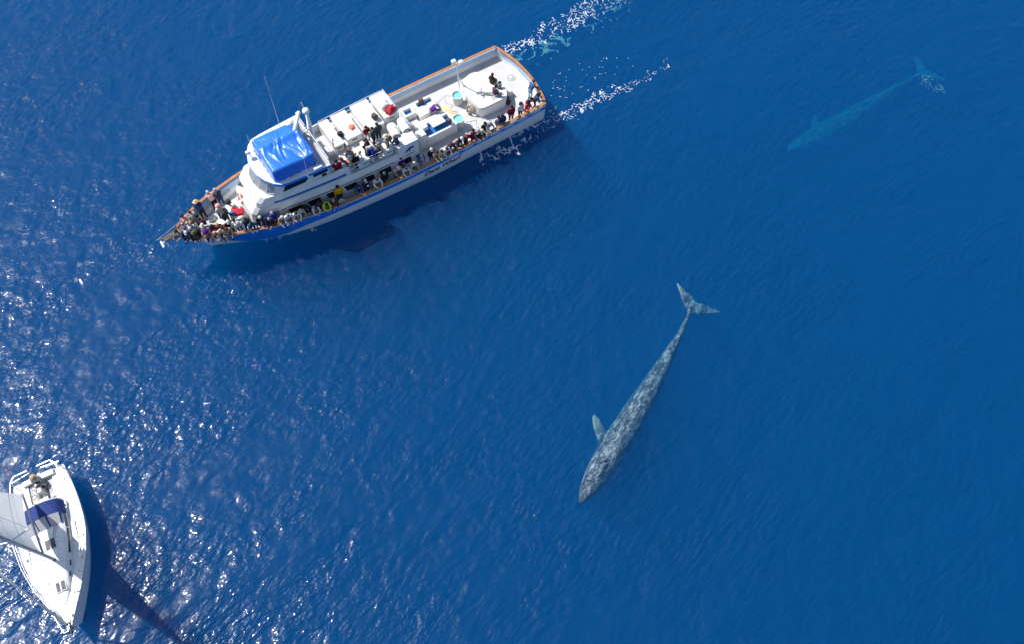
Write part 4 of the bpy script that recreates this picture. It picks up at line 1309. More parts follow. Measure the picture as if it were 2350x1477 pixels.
person(1.43, 0.11, 1.83, 150, 'stand', 'khaki', 'grey', 'short', 'grey', 'person in sage green top among the crowd at the very bow', 1.00)
person(2.05, 0.49, 1.78, 200, 'sit', 'cream', 'khaki', 'short', 'black', 'black haired person in cream shirt sitting on the bow bench', 1.00)
person(1.54, -0.24, 1.82, 200, 'clasp', 'white', 'grey', 'short', 'brown', 'person in white shirt standing in the middle of the bow crowd', 1.00)
person(1.97, -0.25, 1.79, 240, 'clasp', 'plum', 'black', 'short', 'black', 'black haired person in plum top behind the bow crowd', 1.00)
person(1.19, -0.19, 1.85, 200, 'lean', 'lgrey', 'navy', 'cap', 'denim', 'person in blue grey cap and grey top close behind the stem', 1.00)
person(0.51, -0.18, 1.91, 210, 'lean', 'grey', 'black', 'short', 'dbrown', 'dark haired person in grey right at the tip of the bow', 1.00)
person(0.83, -0.40, 1.88, -110, 'lean', 'navy', 'black', 'cap', 'white', 'person in white cap and navy jacket at the port bow rail', 1.00)
person(1.24, -0.68, 1.85, -100, 'lean', 'black', 'olive', 'hat', 'olive', 'person in olive hat at the port bow rail', 1.00)
person(1.92, -0.99, 1.79, -100, 'lean', 'pink', 'grey', 'hat', 'purple', 'person in purple hat and pink top at the port bow rail', 1.00)
person(1.95, -0.66, 1.79, -120, 'clasp', 'white', 'khaki', 'cap', 'white', 'person all in white with white cap behind the purple hat', 1.00)
person(2.44, -0.79, 1.75, -100, 'lean', 'navy', 'black', 'short', 'dbrown', 'person in navy jacket leaning behind the pink shirts at the bow', 1.00)
person(2.72, -1.20, 1.73, -80, 'clasp', 'maroon', 'black', 'short', 'blond', 'blond person in maroon jacket behind the bow rail', 1.00)
person(2.40, -1.20, 1.76, -95, 'far', 'pink', 'grey', 'short', 'ginger', 'person in coral pink shirt reaching over the port bow rail', 1.00)
person(2.74, -1.43, 1.73, -95, 'lean', 'cream', 'grey', 'short', 'blond', 'blond person in cream top on the port rail beside the coral shirt', 1.00)  # moved 0.27
person(3.15, -1.56, 1.70, -95, 'lean', 'tan', 'black', 'short', 'brown', 'person in tan striped shirt at the port rail near the bow', 1.00)
person(3.48, -1.28, 1.67, -100, 'clasp', 'black', 'black', 'cap', 'white', 'person in white cap and black top standing behind the port bow rail', 1.00)
person(4.01, -1.47, 1.64, -95, 'lean', 'white', 'grey', 'hood', 'lgrey', 'person in white hooded top leaning on the port rail ahead of the cabin', 1.00)
person(4.51, -1.62, 1.60, -80, 'clasp', 'green', 'black', 'short', 'dbrown', 'person in dark green jacket standing at the corner of the cabin front', 1.00)
person(4.78, -1.93, 1.58, -95, 'lean', 'denim', 'navy', 'short', 'black', 'person in blue patterned top at the rail beside the cabin corner', 1.00)
person(5.46, -1.78, 1.54, -95, 'lean', 'black', 'black', 'short', 'silver', 'silver haired person in black jacket at the rail beside the cabin door', 1.00)
person(3.40, 0.28, 1.68, -60, 'clasp', 'white', 'navy', 'hat', 'pink', 'person in pink hat standing beside the foredeck locker', 1.00)
person(3.62, -0.30, 1.66, -60, 'stand', 'slate', 'black', 'short', 'brown', 'brown haired person in slate jacket facing the foredeck locker', 1.00)
person(5.92, -2.23, 1.51, -95, 'lean', 'plum', 'black', 'short', 'grey', 'person in plum jacket leaning on the rail below the cabin door window', 1.00)
person(6.29, -2.10, 1.48, -90, 'clasp', 'royal', 'purple', 'short', 'blond', 'blond person in bright royal blue top by the cabin door', 1.00)
person(6.73, -2.51, 1.45, -92, 'lean', 'khaki', 'grey', 'short', 'silver', 'person in khaki green shirt bent over the rail by the first cabin window', 1.00)
person(7.14, -2.59, 1.43, -92, 'lean', 'white', 'khaki', 'short', 'grey', 'grey haired person in white shirt at the rail, left of a similar one', 1.00)
person(7.68, -2.65, 1.40, -92, 'lean', 'white', 'tan', 'short', 'brown', 'person in white checked shirt under the first cabin window', 1.00)
person(8.44, -2.32, 1.36, -85, 'far', 'black', 'black', 'short', 'black', 'person in black top and black hair stretching over the rail', 1.00)
person(9.06, -2.74, 1.32, -92, 'far', 'white', 'tan', 'short', 'brown', 'person in baggy white shirt leaning well over the rail', 1.00)
person(9.41, -2.91, 1.31, -90, 'clasp', 'plum', 'denim', 'short', 'black', 'dark haired person in plum top beside the neon jacket', 1.00)
person(9.83, -2.84, 1.29, -92, 'far', 'neon', 'black', 'short', 'black', 'person in neon yellow green jacket leaning over the rail', 1.00)
person(10.35, -3.01, 1.26, -92, 'lean', 'maroon', 'black', 'short', 'blond', 'blond person in maroon just aft of the neon jacket', 1.00)
person(10.93, -3.07, 1.24, -92, 'lean', 'lblue', 'denim', 'short', 'blond', 'child in light blue at the rail below the yellow jacket', 0.80)
person(11.11, -2.55, 1.23, -90, 'stand', 'yellow', 'black', 'short', 'black', 'person in bright yellow orange jacket standing beside the cabin windows', 1.00)
person(12.44, -2.63, 1.18, -92, 'far', 'denim', 'navy', 'hood', 'navy', 'person in navy hooded top bent over the rail amidships', 1.00)
person(13.01, -2.98, 1.16, -90, 'phone', 'navy', 'navy', 'cap', 'silver', 'person in white cap and navy jacket hands raised to the face amidships', 1.00)
person(13.79, -3.02, 1.14, -90, 'lean', 'white', 'tan', 'short', 'brown', 'brown haired person in white top at the rail amidships', 1.00)
person(14.48, -3.06, 1.12, -90, 'clasp', 'black', 'maroon', 'short', 'grey', 'grey haired person in black and maroon at the rail amidships', 1.00)
person(15.56, -2.86, 1.10, -90, 'lean', 'pink', 'khaki', 'cap', 'white', 'person in white cap and pink patterned shirt at the rail', 1.00)
person(16.03, -3.21, 1.10, -90, 'lean', 'white', 'grey', 'short', 'brown', 'person in white plaid shirt right of the pink patterned shirt', 1.00)
person(16.10, -2.59, 1.10, -90, 'phone', 'purple', 'navy', 'short', 'brown', 'person in dark purple jacket standing beside the last cabin window', 1.00)
person(16.68, -3.15, 1.10, -85, 'lean', 'lgrey', 'denim', 'cap', 'cream', 'person in cream cap and grey top below the emblem box', 1.00)
person(17.49, -2.57, 1.10, -85, 'far', 'denim', 'denim', 'short', 'silver', 'balding person in grey blue shirt leaning over the rail near the emblem', 1.00)
person(18.33, -3.04, 1.10, -85, 'clasp', 'black', 'denim', 'cap', 'silver', 'person in pale cap and black T-shirt standing at the rail', 1.00)
person(18.59, -3.20, 1.10, -90, 'lean', 'tan', 'grey', 'short', 'dbrown', 'dark haired person in tan top at the start of the long rail row', 1.00)
person(18.94, -3.27, 1.10, -90, 'lean', 'cream', 'black', 'long', 'brown', 'long haired person in cream top second in the rail row', 1.00)
person(19.35, -3.27, 1.10, -90, 'lean', 'white', 'teal', 'short', 'brown', 'brown haired person in white top third in the rail row', 1.00)
person(19.80, -3.13, 1.10, -90, 'lean', 'plum', 'lilac', 'short', 'brown', 'person in plum top with pale trousers in the rail row', 1.00)
person(20.35, -3.01, 1.10, -90, 'lean', 'lilac', 'lilac', 'short', 'blond', 'blond person in lilac top in the rail row', 1.00)
person(20.72, -3.06, 1.10, -90, 'lean', 'black', 'black', 'cap', 'white', 'person in white cap and black top in the rail row', 1.00)
person(21.21, -3.06, 1.10, -85, 'lean', 'maroon', 'black', 'cap', 'maroon', 'person in maroon cap and maroon jacket at the rail', 1.00)
person(21.74, -3.20, 1.10, -60, 'phone', 'maroon', 'plum', 'short', 'black', 'black haired person in maroon top standing turned aft at the rail', 1.00)
person(22.08, -3.15, 1.10, -85, 'lean', 'grey', 'denim', 'cap', 'grey', 'person in grey cap behind the wide brimmed neighbour at the rail', 1.00)
person(22.25, -3.24, 1.10, -85, 'lean', 'black', 'black', 'hat', 'cream', 'person in cream hat and black jacket at the rail', 1.00)
person(22.84, -3.09, 1.10, -90, 'clasp', 'black', 'slate', 'short', 'black', 'person in black jacket standing tall at the after rail', 1.00)
person(23.09, -3.06, 1.10, -80, 'lean', 'lgrey', 'white', 'hood', 'grey', 'person in pale grey hooded top right of the tall black jacket', 1.00)
person(23.98, -3.14, 1.10, -90, 'clasp', 'grey', 'grey', 'short', 'black', 'person in grey jacket, left of a pair at the after rail', 1.00)
person(24.30, -3.21, 1.10, -90, 'clasp', 'navy', 'lilac', 'long', 'black', 'long haired person in navy jacket, right of a pair at the after rail', 1.00)
person(25.28, -2.89, 1.10, -90, 'clasp', 'maroon', 'navy', 'short', 'dbrown', 'person in maroon vest with folded arms at the after rail', 1.00)
person(26.08, -2.93, 1.10, -80, 'clasp', 'white', 'black', 'long', 'dbrown', 'long haired person in white top and black leggings aft', 1.00)
person(26.94, -2.67, 1.10, -80, 'lean', 'plum', 'maroon', 'short', 'dbrown', 'person in plum jacket near the stern corner of the rail', 1.00)
person(26.78, -2.75, 1.10, -85, 'lean', 'red', 'red', 'short', 'dbrown', 'child in red beside the stern corner', 0.78)
person(27.49, -2.75, 1.10, -30, 'lean', 'slate', 'black', 'long', 'dbrown', 'person in dark plaid leaning at the stern corner', 1.00)
person(27.77, -1.75, 1.10, 10, 'lean', 'denim', 'lblue', 'short', 'brown', 'person in blue denim shirt leaning over the stern rail', 1.00)
person(25.72, 0.39, 1.62, 30, 'sit', 'brown', 'plum', 'long', 'brown', 'brown haired person sitting on the far edge of the white deck box', 1.00)
person(25.26, -0.74, 1.62, 10, 'sit', 'plum', 'white', 'short', 'black', 'black haired person in plum sitting at the end of the white deck box', 1.00)
person(25.88, -0.25, 1.15, 10, 'sit', 'slate', 'black', 'cap', 'black', 'person in black cap sitting beside the deck box end seat', 1.00)
person(20.46, 0.61, 1.10, -20, 'far', 'purple', 'khaki', 'short', 'grey', 'person in violet top bending over the yellow board', 1.00)
person(11.59, -2.00, 3.40, 60, 'sit', 'maroon', 'lilac', 'short', 'black', 'black haired person in maroon sweater sitting behind the wheelhouse', 1.00)
person(12.01, -2.04, 3.40, 80, 'sit', 'red', 'black', 'short', 'ginger', 'person in bright red jacket sitting at the port edge of upper deck', 1.00)  # moved 0.76
person(12.75, -1.75, 3.40, -90, 'clasp', 'grey', 'white', 'long', 'ginger', 'red haired person in grey top standing between upper deck lockers', 1.00)
person(12.45, -2.06, 3.40, 0, 'sit', 'tan', 'brown', 'cap', 'white', 'person in white cap and tan top sitting behind the red jacket', 1.00)  # moved 0.45
person(12.96, -2.09, 3.40, 30, 'sit', 'black', 'black', 'short', 'blond', 'blond person in black jacket sitting on the upper deck', 1.00)  # moved 0.44
person(13.91, -2.00, 3.40, -20, 'sit', 'slate', 'navy', 'short', 'silver', 'silver haired person in slate jacket sitting on the upper deck bench', 1.00)
person(14.32, -2.15, 3.40, 170, 'sit', 'royal', 'navy', 'cap', 'silver', 'person in pale cap and royal blue jacket at the upper deck railing', 1.00)  # moved 0.44
person(14.71, -0.61, 3.40, -80, 'phone', 'maroon', 'white', 'short', 'dbrown', 'person in maroon hooded top and white trousers standing on upper deck', 1.00)
person(14.99, -1.03, 3.40, -40, 'stand', 'green', 'black', 'short', 'dbrown', 'person in dark green top half behind the maroon hooded top', 1.00)
person(15.46, -0.93, 3.40, 100, 'stand', 'slate', 'slate', 'short', 'brown', 'person in slate jacket facing away beside the third locker', 1.00)
person(14.40, -1.33, 3.40, 180, 'sit', 'plum', 'black', 'cap', 'plum', 'person in plum jacket and cap sitting just below the white trousers', 1.00)
person(14.79, -2.17, 3.40, 10, 'sit', 'brown', 'navy', 'short', 'brown', 'brown haired person sitting low beside the port locker', 1.00)  # moved 0.62
person(16.22, -2.20, 3.40, 170, 'sit', 'navy', 'navy', 'short', 'blond', 'blond person in navy jacket sitting against the emblem box', 1.00)  # moved 0.44
person(10.97, -2.00, 3.40, 60, 'sit', 'lgrey', 'navy', 'short', 'grey', 'grey haired person in grey top squeezed behind the blue roof edge', 1.00)  # moved 0.54
person(10.58, -2.00, 3.40, 90, 'sit', 'navy', 'black', 'short', 'black', 'person in navy sitting under the after end of the wheelhouse roof', 1.00)  # moved 0.53
person(1.22, -0.14, 1.85, 170, 'clasp', 'lgrey', 'navy', 'short', 'blond', 'blond person in grey wedged behind the peach top at the bow', 1.00)
person(1.97, -0.98, 1.79, -110, 'clasp', 'khaki', 'black', 'cap', 'olive', 'person in olive cap in the second row behind the purple hat', 1.00)
person(1.13, -0.61, 1.86, -120, 'clasp', 'denim', 'black', 'short', 'silver', 'silver haired person in denim in the second row at the bow', 1.00)
person(2.91, -1.48, 1.72, -90, 'clasp', 'maroon', 'black', 'short', 'brown', 'brown haired person in maroon in the second row, ahead of the tan striped shirt', 1.00)
person(3.80, -1.38, 1.65, -70, 'clasp', 'white', 'denim', 'short', 'dbrown', 'dark haired person in white top beside the foredeck locker corner', 1.00)
person(5.74, -2.07, 1.52, -95, 'lean', 'navy', 'black', 'cap', 'navy', 'person in navy cap at the rail between black jacket and plum jacket', 1.00)
person(8.05, -2.61, 1.38, -92, 'lean', 'lgrey', 'khaki', 'cap', 'cream', 'person in cream cap and grey shirt left of the black top', 1.00)
person(13.27, -2.10, 3.40, 0, 'sit', 'white', 'denim', 'short', 'blond', 'blond person in white top sitting between two upper deck lockers', 1.00)
person(14.97, -2.18, 3.40, 180, 'sit', 'lgrey', 'black', 'cap', 'grey', 'person in grey cap sitting ahead of the rearmost port locker', 1.00)
person(11.97, -2.04, 3.40, 30, 'sit', 'lblue', 'navy', 'short', 'brown', 'person in light blue sitting beside the maroon sweater', 1.00)
person(15.47, -2.20, 3.40, 160, 'stand', 'khaki', 'brown', 'hat', 'cream', 'person in cream sun hat standing by the life raft canisters', 1.00)  # moved 0.44

# ------------------------------------------------------------------ the sailing yacht
# own frame: x forward from the transom, y to port, z up
YAW = R(-65.5)
yacht = empty('sailing_yacht', (-28.58654, 21.64796, 0.0), YAW)
yacht.rotation_euler = (R(9.0), 0, YAW)
tag(yacht, 'white sailing yacht under mainsail with a blue sprayhood, at the lower left', 'sailboat')
def Y(x, y, z): return yacht.matrix_basis @ Vector((x, y, z))
YR = [(0, 1.62), (.6, 1.78), (2, 2.0), (3.6, 2.12), (4.6, 2.08), (6.2, 1.76), (7.2, 1.40), (7.9, 1.10), (8.8, .66), (9.6, .26), (10.1, .06)]
YW = [(0, 1.1), (1, 1.32), (3, 1.62), (4.6, 1.58), (6.2, 1.22), (7.5, .78), (8.6, .36), (9.3, .04)]
def yh(x): return interp(x, YR)
def yz(x): return 1.08 + .28 * (x / 10.1) ** 2
def yp(name, mat, f, parent=None, smooth='auto', fix=False):
    m = MB(); f(m)
    return m.build(name, mat, parent or yacht, smooth=smooth, fix=fix)
M['yhull'] = simple('yacht gelcoat', (.76, .78, .80), .25, var=.03)
M['ydeck'] = simple('yacht deck', (.78, .78, .77), .5, var=.03)
M['navycanvas'] = simple('navy canvas', (.012, .035, .19), .8, bump=.3)
M['sail'] = simple('sailcloth', (.80, .80, .78), .7, var=.05, scale=.9)
def add_translucency(m, fac):
    t = m.node_tree; b = t.nodes['Principled BSDF']; out = t.nodes['Material Output']
    tr = t.nodes.new('ShaderNodeBsdfTranslucent'); mx = t.nodes.new('ShaderNodeMixShader')
    tr.inputs['Color'].default_value = (.93, .92, .89, 1); mx.inputs[0].default_value = fac
    t.links.new(b.outputs[0], mx.inputs[1]); t.links.new(tr.outputs[0], mx.inputs[2]); t.links.new(mx.outputs[0], out.inputs['Surface'])
add_translucency(M['sail'], .75)
M['alu'] = simple('painted alloy spar', (.36, .40, .46), .4, metal=.3)
XS = [0, .3, .8, 1.5, 2.3, 3.1, 3.9, 4.7, 5.5, 6.2, 6.9, 7.5, 8.1, 8.6, 9.1, 9.5, 9.85, 10.1]
def yhull(m):
    rows = []
    for k in range(7):
        row = []
        for sd in (1, -1):
            for x in (XS if sd > 0 else reversed(XS)):
                f = k / 6.0
                z = -.45 + (yz(x) + .45) * f
                xx = x - (1 - f) * .85 * (x / 10.1) ** 3 + (1 - f) * .25 * (1 - x / 10.1) ** 6
                w0 = interp(x * 9.3 / 10.1, YW) * .75
                w = w0 + (yh(x) - w0) * f ** .55
                row.append((xx, sd * w, z))
        rows.append(row)
    n = len(rows[0])
    m.add([p for r in rows for p in r], [(k * n + i, k * n + (i + 1) % n, (k + 1) * n + (i + 1) % n, (k + 1) * n + i) for k in range(6) for i in range(n)] + [tuple(range(n))])
yp('hull', M['yhull'], yhull, fix=True)
# deck with an opening for the cockpit
def ydeck(m):
    cy = .78
    for a, b in zip(XS[:-1], XS[1:]):
        for sd in (1, -1):
            inner_a = cy if .25 <= a < 2.9 and b <= 3.2 else 0.0
            m.add([(a, sd * inner_a, yz(a) - .004), (b, sd * inner_a, yz(b) - .004), (b, sd * (yh(b) - .01), yz(b) - .004), (a, sd * (yh(a) - .01), yz(a) - .004)], [(0, 1, 2, 3)])
yp('deck', M['ydeck'], ydeck, fix=True, smooth=False)
def cockpit(m):
    x0, x1, c, z0, zs = .3, 3.1, .78, .55, .92
    for sd in (1, -1):
        m.add([(x0, sd * c, yz(1)), (x1, sd * c, yz(2)), (x1, sd * c, zs), (x0, sd * c, zs)], [(0, 1, 2, 3)])
        m.add([(x0, sd * c, zs), (x1, sd * c, zs), (x1, sd * .36, zs), (x0, sd * .36, zs)], [(0, 1, 2, 3)])
        m.add([(x0, sd * .36, zs), (x1, sd * .36, zs), (x1, sd * .36, z0), (x0, sd * .36, z0)], [(0, 1, 2, 3)])
    m.add([(x0, -.36, z0), (x1, -.36, z0), (x1, .36, z0), (x0, .36, z0)], [(0, 1, 2, 3)])
    for x in (x0, x1): m.add([(x, -c, z0), (x, c, z0), (x, c, yz(1)), (x, -c, yz(1))], [(0, 1, 2, 3)])
yp('cockpit', M['ydeck'], cockpit, fix=True, smooth=False)
yp('cockpit_floor', M['grey'], lambda m: m.box((.5, -.34, .552), (2.9, .34, .57)), smooth=False)
# cabin trunk
CT = [(2.95, 1.18), (4.2, 1.16), (5.4, 1.02), (6.4, .82), (7.4, .55), (8.2, .25), (8.5, .08)]
def trunk(m):
    xs_ = [2.95, 3.6, 4.3, 5.0, 5.7, 6.4, 7.0, 7.6, 8.1, 8.5]
    rows = []
    for x in xs_:
        w = interp(x, CT); zt = yz(x) + .50 * (1 - max(0, (x - 5.5) / 3.0) ** 1.3)
        zt = max(zt, yz(x) + .02)
        zb = yz(x) - .02
        rows.append([(x, -w, zb), (x, -w * .93, zb + (zt - zb) * .75), (x, -w * .8, zt), (x, -w * .3, zt + .04), (x, w * .3, zt + .04), (x, w * .8, zt), (x, w * .93, zb + (zt - zb) * .75), (x, w, zb)])
    n = 8
    m.add([p for r in rows for p in r], [(i * n + k, (i + 1) * n + k, (i + 1) * n + k + 1, i * n + k + 1) for i in range(len(rows) - 1) for k in range(n - 1)] + [tuple(range(n)), tuple((len(rows) - 1) * n + k for k in range(n - 1, -1, -1))])
cabin_y = yp('cabin', M['ydeck'], trunk, fix=True)
def tz(x):
    return yz(x) + .50 * (1 - max(0, (x - 5.5) / 3.0) ** 1.3) + .04
def ywin(xa, xb, z0, z1, sd, name='window'):
    P_ = []
    for x, z in ((xa, z0), (xb, z0), (xb - .0, z1), (xa, z1)):
        w = interp(x, CT)
        f = z / .4
        P_.append(Vector((x, sd * (w * (1 - .075 * f) + .012), yz(x) + z)))
    return pane(name, P_, .015, M['glass'], yacht, (0, sd, .15))
for sd in (1, -1):
    ywin(3.15, 4.15, .16, .33, sd); ywin(4.25, 5.75, .14, .30, sd); ywin(6.2, 6.5, .12, .22, sd); ywin(6.85, 7.1, .10, .19, sd)
# hatches: dark panes with a pale strap
for x, y0, w in ((4.9, .1, .30), (7.5, .05, .27)):
    h = yp('hatch', M['white'], lambda m: m.rbox((x - w - .04, y0 - w - .04, tz(x) - .14), (x + w + .04, y0 + w + .04, tz(x) + .03), .02))
    yp('hatch_pane', M['dark'], lambda m: m.box((x - w, y0 - w, tz(x) + .031), (x + w, y0 + w, tz(x) + .04)), h, smooth=False)
    yp('strap', M['white'], lambda m: m.box((x - w, y0 - .03, tz(x) + .041), (x + w, y0 + .03, tz(x) + .05)), h, smooth=False)
# blue sprayhood with clear windscreen panels
def hood(m):
    n = 14; A = []; Bq = []
    for k in range(n + 1):
        a = math.pi * k / n
        A.append((2.40, 1.20 * math.cos(a), 1.25 + .95 * math.sin(a) ** .6)); Bq.append((3.25, 1.2 * math.cos(a), 1.28 + .82 * math.sin(a) ** .6))
    m.add(A + Bq, [(k, k + 1, n + 2 + k, n + 1 + k) for k in range(n)])
    m.add([(x, y, z - .02) for x, y, z in A + Bq], [(n + 1 + k, n + 2 + k, k + 1, k) for k in range(n)])
sh_ = yp('sprayhood', M['navycanvas'], hood)
def screen(m, y0, y1):
    n = 6; A = []; Bq = []
    for k in range(n + 1):
        y = y0 + (y1 - y0) * k / n
        s = math.sqrt(max(0, 1 - (y / 1.22) ** 2)) ** .6
        A.append((3.26, y, 1.26 + .80 * s)); Bq.append((3.95, y * .92, 1.52 + .05 * s))
    m.add(A + Bq, [(k, k + 1, n + 2 + k, n + 1 + k) for k in range(n)])
    m.add([(x + .012, y, z + .012) for x, y, z in A + Bq], [(n + 1 + k, n + 2 + k, k + 1, k) for k in range(n)])
yp('hood_frame', M['navycanvas'], lambda m: screen(m, -1.1, 1.1), sh_)
for a, b in ((-1.0, -.42), (-.34, .30), (.40, 1.02)):
    o = yp('screen_panel', M['lgp'] if 'lgp' in M else M['grey'], lambda m: screen(m, a, b), sh_); o.location = (.02, 0, .022)
yp('hood_bow', M['white'], lambda m: m.tube([(2.39, 1.21 * math.cos(math.pi * k / 14), 1.25 + .96 * math.sin(math.pi * k / 14) ** .6) for k in range(15)], .045, 7), sh_)
# helm: pedestal and wheel
yp('wheel', M['steel'], lambda m: (m.tube([(.95, .42 * math.cos(2 * math.pi * q / 20), 1.35 + .42 * math.sin(2 * math.pi * q / 20)) for q in range(20)], .02, 6, closed=True), m.tube([(.95, -.4, 1.35), (.95, .4, 1.35)], .012, 5), m.tube([(.95, 0, .95), (.95, 0, 1.75)], .012, 5)))
yp('pedestal', M['white'], lambda m: m.rbox((1.0, -.14, .56), (1.3, .14, 1.45), .05))
yp('cockpit_table', M['white'], lambda m: m.rbox((1.6, -.3, 1.1), (2.3, .3, 1.15), .02))
yp('helm_seat', M['ydeck'], lambda m: m.rbox((.05, -1.0, 1.1), (.42, 1.0, 1.28), .06))
# rails
def tubes(name, lines, r=.018, mat='steel'):
    return yp(name, M[mat], lambda m: [m.tube(l, r, 6) for l in lines])
tubes('pushpit', [[(.9, 1.55, 1.1), (.8, 1.6, 1.7), (.1, 1.45, 1.75), (-.25, 1.15, 1.75), (-.25, .35, 1.75), (-.2, .35, 1.1)], [(.9, -1.55, 1.1), (.8, -1.6, 1.7), (.1, -1.45, 1.75), (-.25, -1.15, 1.75), (-.25, -.35, 1.75), (-.2, -.35, 1.1)], [(.1, 1.5, 1.1), (.1, 1.45, 1.75)], [(.1, -1.5, 1.1), (.1, -1.45, 1.75)], [(-.1, 1.5, 1.4), (-.22, .4, 1.42)], [(-.1, -1.5, 1.4), (-.22, -.4, 1.42)]], .026)
tubes('pulpit', [[(8.7, .6, 1.3), (8.8, .62, 1.85), (9.8, .3, 1.95), (10.35, .12, 1.95), (10.35, -.12, 1.95), (9.8, -.3, 1.95), (8.8, -.62, 1.85), (8.7, -.6, 1.3)], [(9.7, .2, 1.35), (9.8, .3, 1.95)], [(9.7, -.2, 1.35), (9.8, -.3, 1.95)]], .026)
for sd in (1, -1):
    for x in (2.4, 4.0, 5.6, 7.2): tubes('stanchion', [[(x, sd * (yh(x) - .06), yz(x) - .02), (x, sd * (yh(x) - .06), yz(x) + .62)]], .015)
    tubes('lifeline', [[(x, sd * (yh(x) - .06), yz(x) + h) for x in (.8, 2.4, 4.0, 5.6, 7.2, 8.8)] for h in (.32, .61)], .008)
for x, y in ((.9, 1.45), (4.9, 1.72), (6.2, 1.42), (2.6, 1.1), (.9, -1.45), (4.9, -1.72), (9.3, .22)):
    yp('winch', M['steel'], lambda m: m.lathe([(.09, 0), (.07, .06), (.06, .12), (.08, .16), (.0, .165)], (x, y, yz(x)), 12))
yp('anchor', M['dark'], lambda m: (m.tube([(9.6, 0, 1.42), (10.3, 0, 1.4)], .04, 6), m.prism([(10.0, -.14), (10.4, 0), (10.0, .14)], 1.28, 1.34)))
# mast, spreaders, boom, standing rigging
MX, MY = 5.86, .08
mast_y = yp('mast', M['alu'], lambda m: m.tube([(MX, MY, 1.55), (MX - .05, MY, 8), (MX - .12, MY, 15.0)], .10, 10), smooth=True)
yp('mast_collar', M['dark'], lambda m: m.lathe([(.18, 0), (.17, .1), (.12, .14)], (MX, MY, 1.54), 14), mast_y)
for z in (5.9, 10.0):
    for sd in (1, -1): yp('spreader', M['white'], lambda m: m.tube([(MX, MY, z), (MX - .22, MY + sd * 1.15, z + .05)], .05, 6), mast_y)
for sd in (1, -1):
    yp('shroud', M['steel'], lambda m: m.tube([(MX - .3, sd * (yh(5.6) - .12), yz(5.6)), (MX - .22, MY + sd * 1.15, 5.95), (MX - .24, MY + sd * 1.05, 10.05), (MX - .12, MY, 14.8)], .009, 5), mast_y)
    yp('shroud', M['steel'], lambda m: m.tube([(MX - .5, sd * (yh(5.4) - .14), yz(5.4)), (MX, MY, 5.85)], .009, 5), mast_y)
    yp('backstay', M['steel'], lambda m: m.tube([(.1, sd * 1.2, 1.1), (1.6, MY, 5.0), (MX - .14, MY, 14.9)], .009, 5), mast_y)
yp('furled_jib', M['sail'], lambda m: m.tube([(9.85, 0, 1.75), (8.0, .03, 7.5), (6.2, MY, 13.2)], .07, 8, r1=.04), smooth=True)
yp('furling_drum', M['dark'], lambda m: m.lathe([(.1, 0), (.11, .04), (.07, .08), (.11, .14), (.09, .18)], (9.86, 0, 1.5), 12))
boom_y = yp('boom', M['alu'], lambda m: m.tube([(MX - .12, MY, 2.75), (1.75, -.25, 2.92)], .07, 8), smooth=True)
# mainsail
def main(m):
    nu, nv = 16, 26
    vs = []
    for j in range(nv + 1):
        v = j / nv
        z = 2.86 + 11.6 * v
        luff = Vector((MX - .11 - .07 * v, MY - .01, z))
        ch = 3.85 * (1 - v) ** .82 + .12
        ang = R(5 + 7 * v)
        for i in range(nu + 1):
            u = i / nu
            roach = .12 * math.sin(math.pi * v) * u
            x = luff.x - (ch + roach) * u * math.cos(ang); y = luff.y - (ch + roach) * u * math.sin(ang) - .28 * math.sin(math.pi * u ** .8) * (1 - .4 * v)
            y += .012 * math.sin(9 * u + 11 * v) + .01 * math.sin(23 * v - 7 * u)
            vs.append((x, y, z + .10 * u * (1 - v)))
    m.add(vs, [(j * (nu + 1) + i, j * (nu + 1) + i + 1, (j + 1) * (nu + 1) + i + 1, (j + 1) * (nu + 1) + i) for j in range(nv) for i in range(nu)])
ms = yp('mainsail', M['sail'], main, smooth=True)
def sail_pt(u, v):
    z = 2.86 + 11.6 * v; ch = 3.85 * (1 - v) ** .82 + .12; ang = R(5 + 7 * v); roach = .12 * math.sin(math.pi * v) * u
    return (MX - .11 - .07 * v - (ch + roach) * u * math.cos(ang), MY - .01 - (ch + roach) * u * math.sin(ang) - .28 * math.sin(math.pi * u ** .8) * (1 - .4 * v) + .012, z + .10 * u * (1 - v))
for v in (.12, .3, .5, .7):
    yp('batten', M['grey'], lambda m: m.tube([sail_pt(u, v) for u in (.02, .2, .4, .6, .8, .99)], .012, 5), ms)
for v in (.04, .21, .4): yp('seam', M['grey'], lambda m: m.tube([sail_pt(u, v + .05 * u) for u in (.02, .2, .4, .6, .8, .99)], .006, 5), ms)
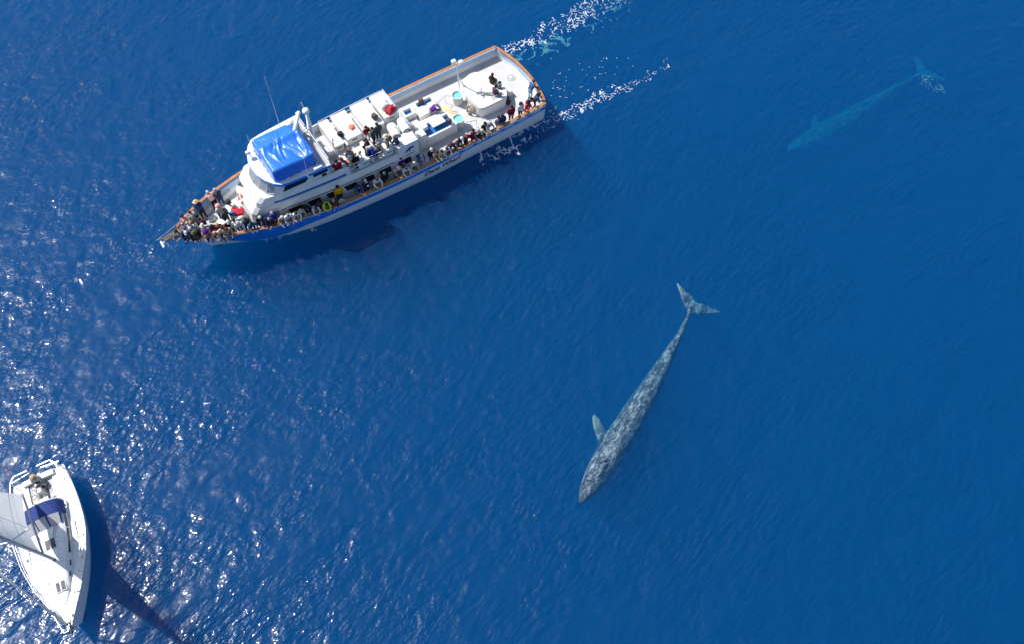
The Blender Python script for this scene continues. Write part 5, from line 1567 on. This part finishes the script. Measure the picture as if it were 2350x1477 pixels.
# running rigging led aft over the coachroof, and coils in the cockpit
for k, (y0, y1) in enumerate(((-.35, -.7), (-.25, -.55), (.3, .62), (.42, .78))):
    yp('control_line', M['rope'] if k % 2 else M['navycanvas'], lambda m: m.tube([(5.75, y0 * .5, 1.66), (4.6, y0, 1.68), (3.6, y1, 1.66), (3.0, y1, 1.6)], .014, 5))
for k, (x, y) in enumerate(((1.9, .62), (1.2, -.6), (2.4, -.58))):
    yp('rope_coil', M['rope'] if k else M['navycanvas'], lambda m: [m.tube([(x + (.1 + .02 * q) * math.cos(2 * math.pi * i / 14), y + (.08 + .02 * q) * math.sin(2 * math.pi * i / 14), .94 + .02 * q) for i in range(14)], .015, 5, closed=True) for q in range(4)])
for sd in (1, -1):
    yp('cushion', M['grey'], lambda m: m.rbox((.55, sd * .57 - .18, .922), (2.2, sd * .57 + .18, .98), .03))
    yp('toe_rail', M['alu'], lambda m: m.tube([(x, sd * (yh(x) - .03), yz(x) + .02) for x in XS[1:-1]], .022, 5))
yp('jib_track', M['dark'], lambda m: [m.box((3.9, sd * 1.5 - .02, yz(4.5)), (5.4, sd * 1.5 + .02, yz(4.5) + .025)) for sd in (1, -1)], smooth=False)
# ensign on its staff
fl = empty('flag', Y(-.15, -1.05, 1.2)); fl.rotation_euler = yacht.rotation_euler
tag(fl, 'limp red and white striped flag with blue corner on the yacht stern', 'flag')
m = MB(); m.tube([(0, 0, 0), (-.35, -.05, 1.25)], .015, 6); m.build('staff', M['white'], fl)
M['flagred'] = simple('flag red', (.62, .03, .05), .8); M['flagblue'] = simple('flag blue', (.02, .03, .2), .8); M['flagwhite'] = simple('flag white', (.8, .8, .8), .8)
m = MB(); NS = 13; NU = 12
def flagp(i, j):
    u = i / NU; v = j / NS
    p = Vector((-.35, -.05, 1.22)).lerp(Vector((-.19, -.03, .68)), v)
    return p + Vector((-.42 * u, -.28 * u + .07 * math.sin(7 * u + 2 * v), -.35 * u * u + .03 * math.sin(9 * u)))
for j in range(NS):
    for i in range(NU):
        mi_ = 2 if (j < 7 and i < 5) else (0 if j % 2 == 0 else 1)
        m.add([flagp(i, j), flagp(i + 1, j), flagp(i + 1, j + 1), flagp(i, j + 1)], [(0, 1, 2, 3)], mi_)
m.build('cloth', [M['flagred'], M['flagwhite'], M['flagblue']], fl, smooth=True, fix=True)
# the person at the helm and a tan bag in the cockpit
hp = Y(.35, -.15, .68)
person(0, 0, 0, math.degrees(YAW) + 5, 'sit', 'lgrey', 'brown', 'hat', 'tan', 'person in tan hat sitting at the stern of the white yacht', group=None, world=hp)
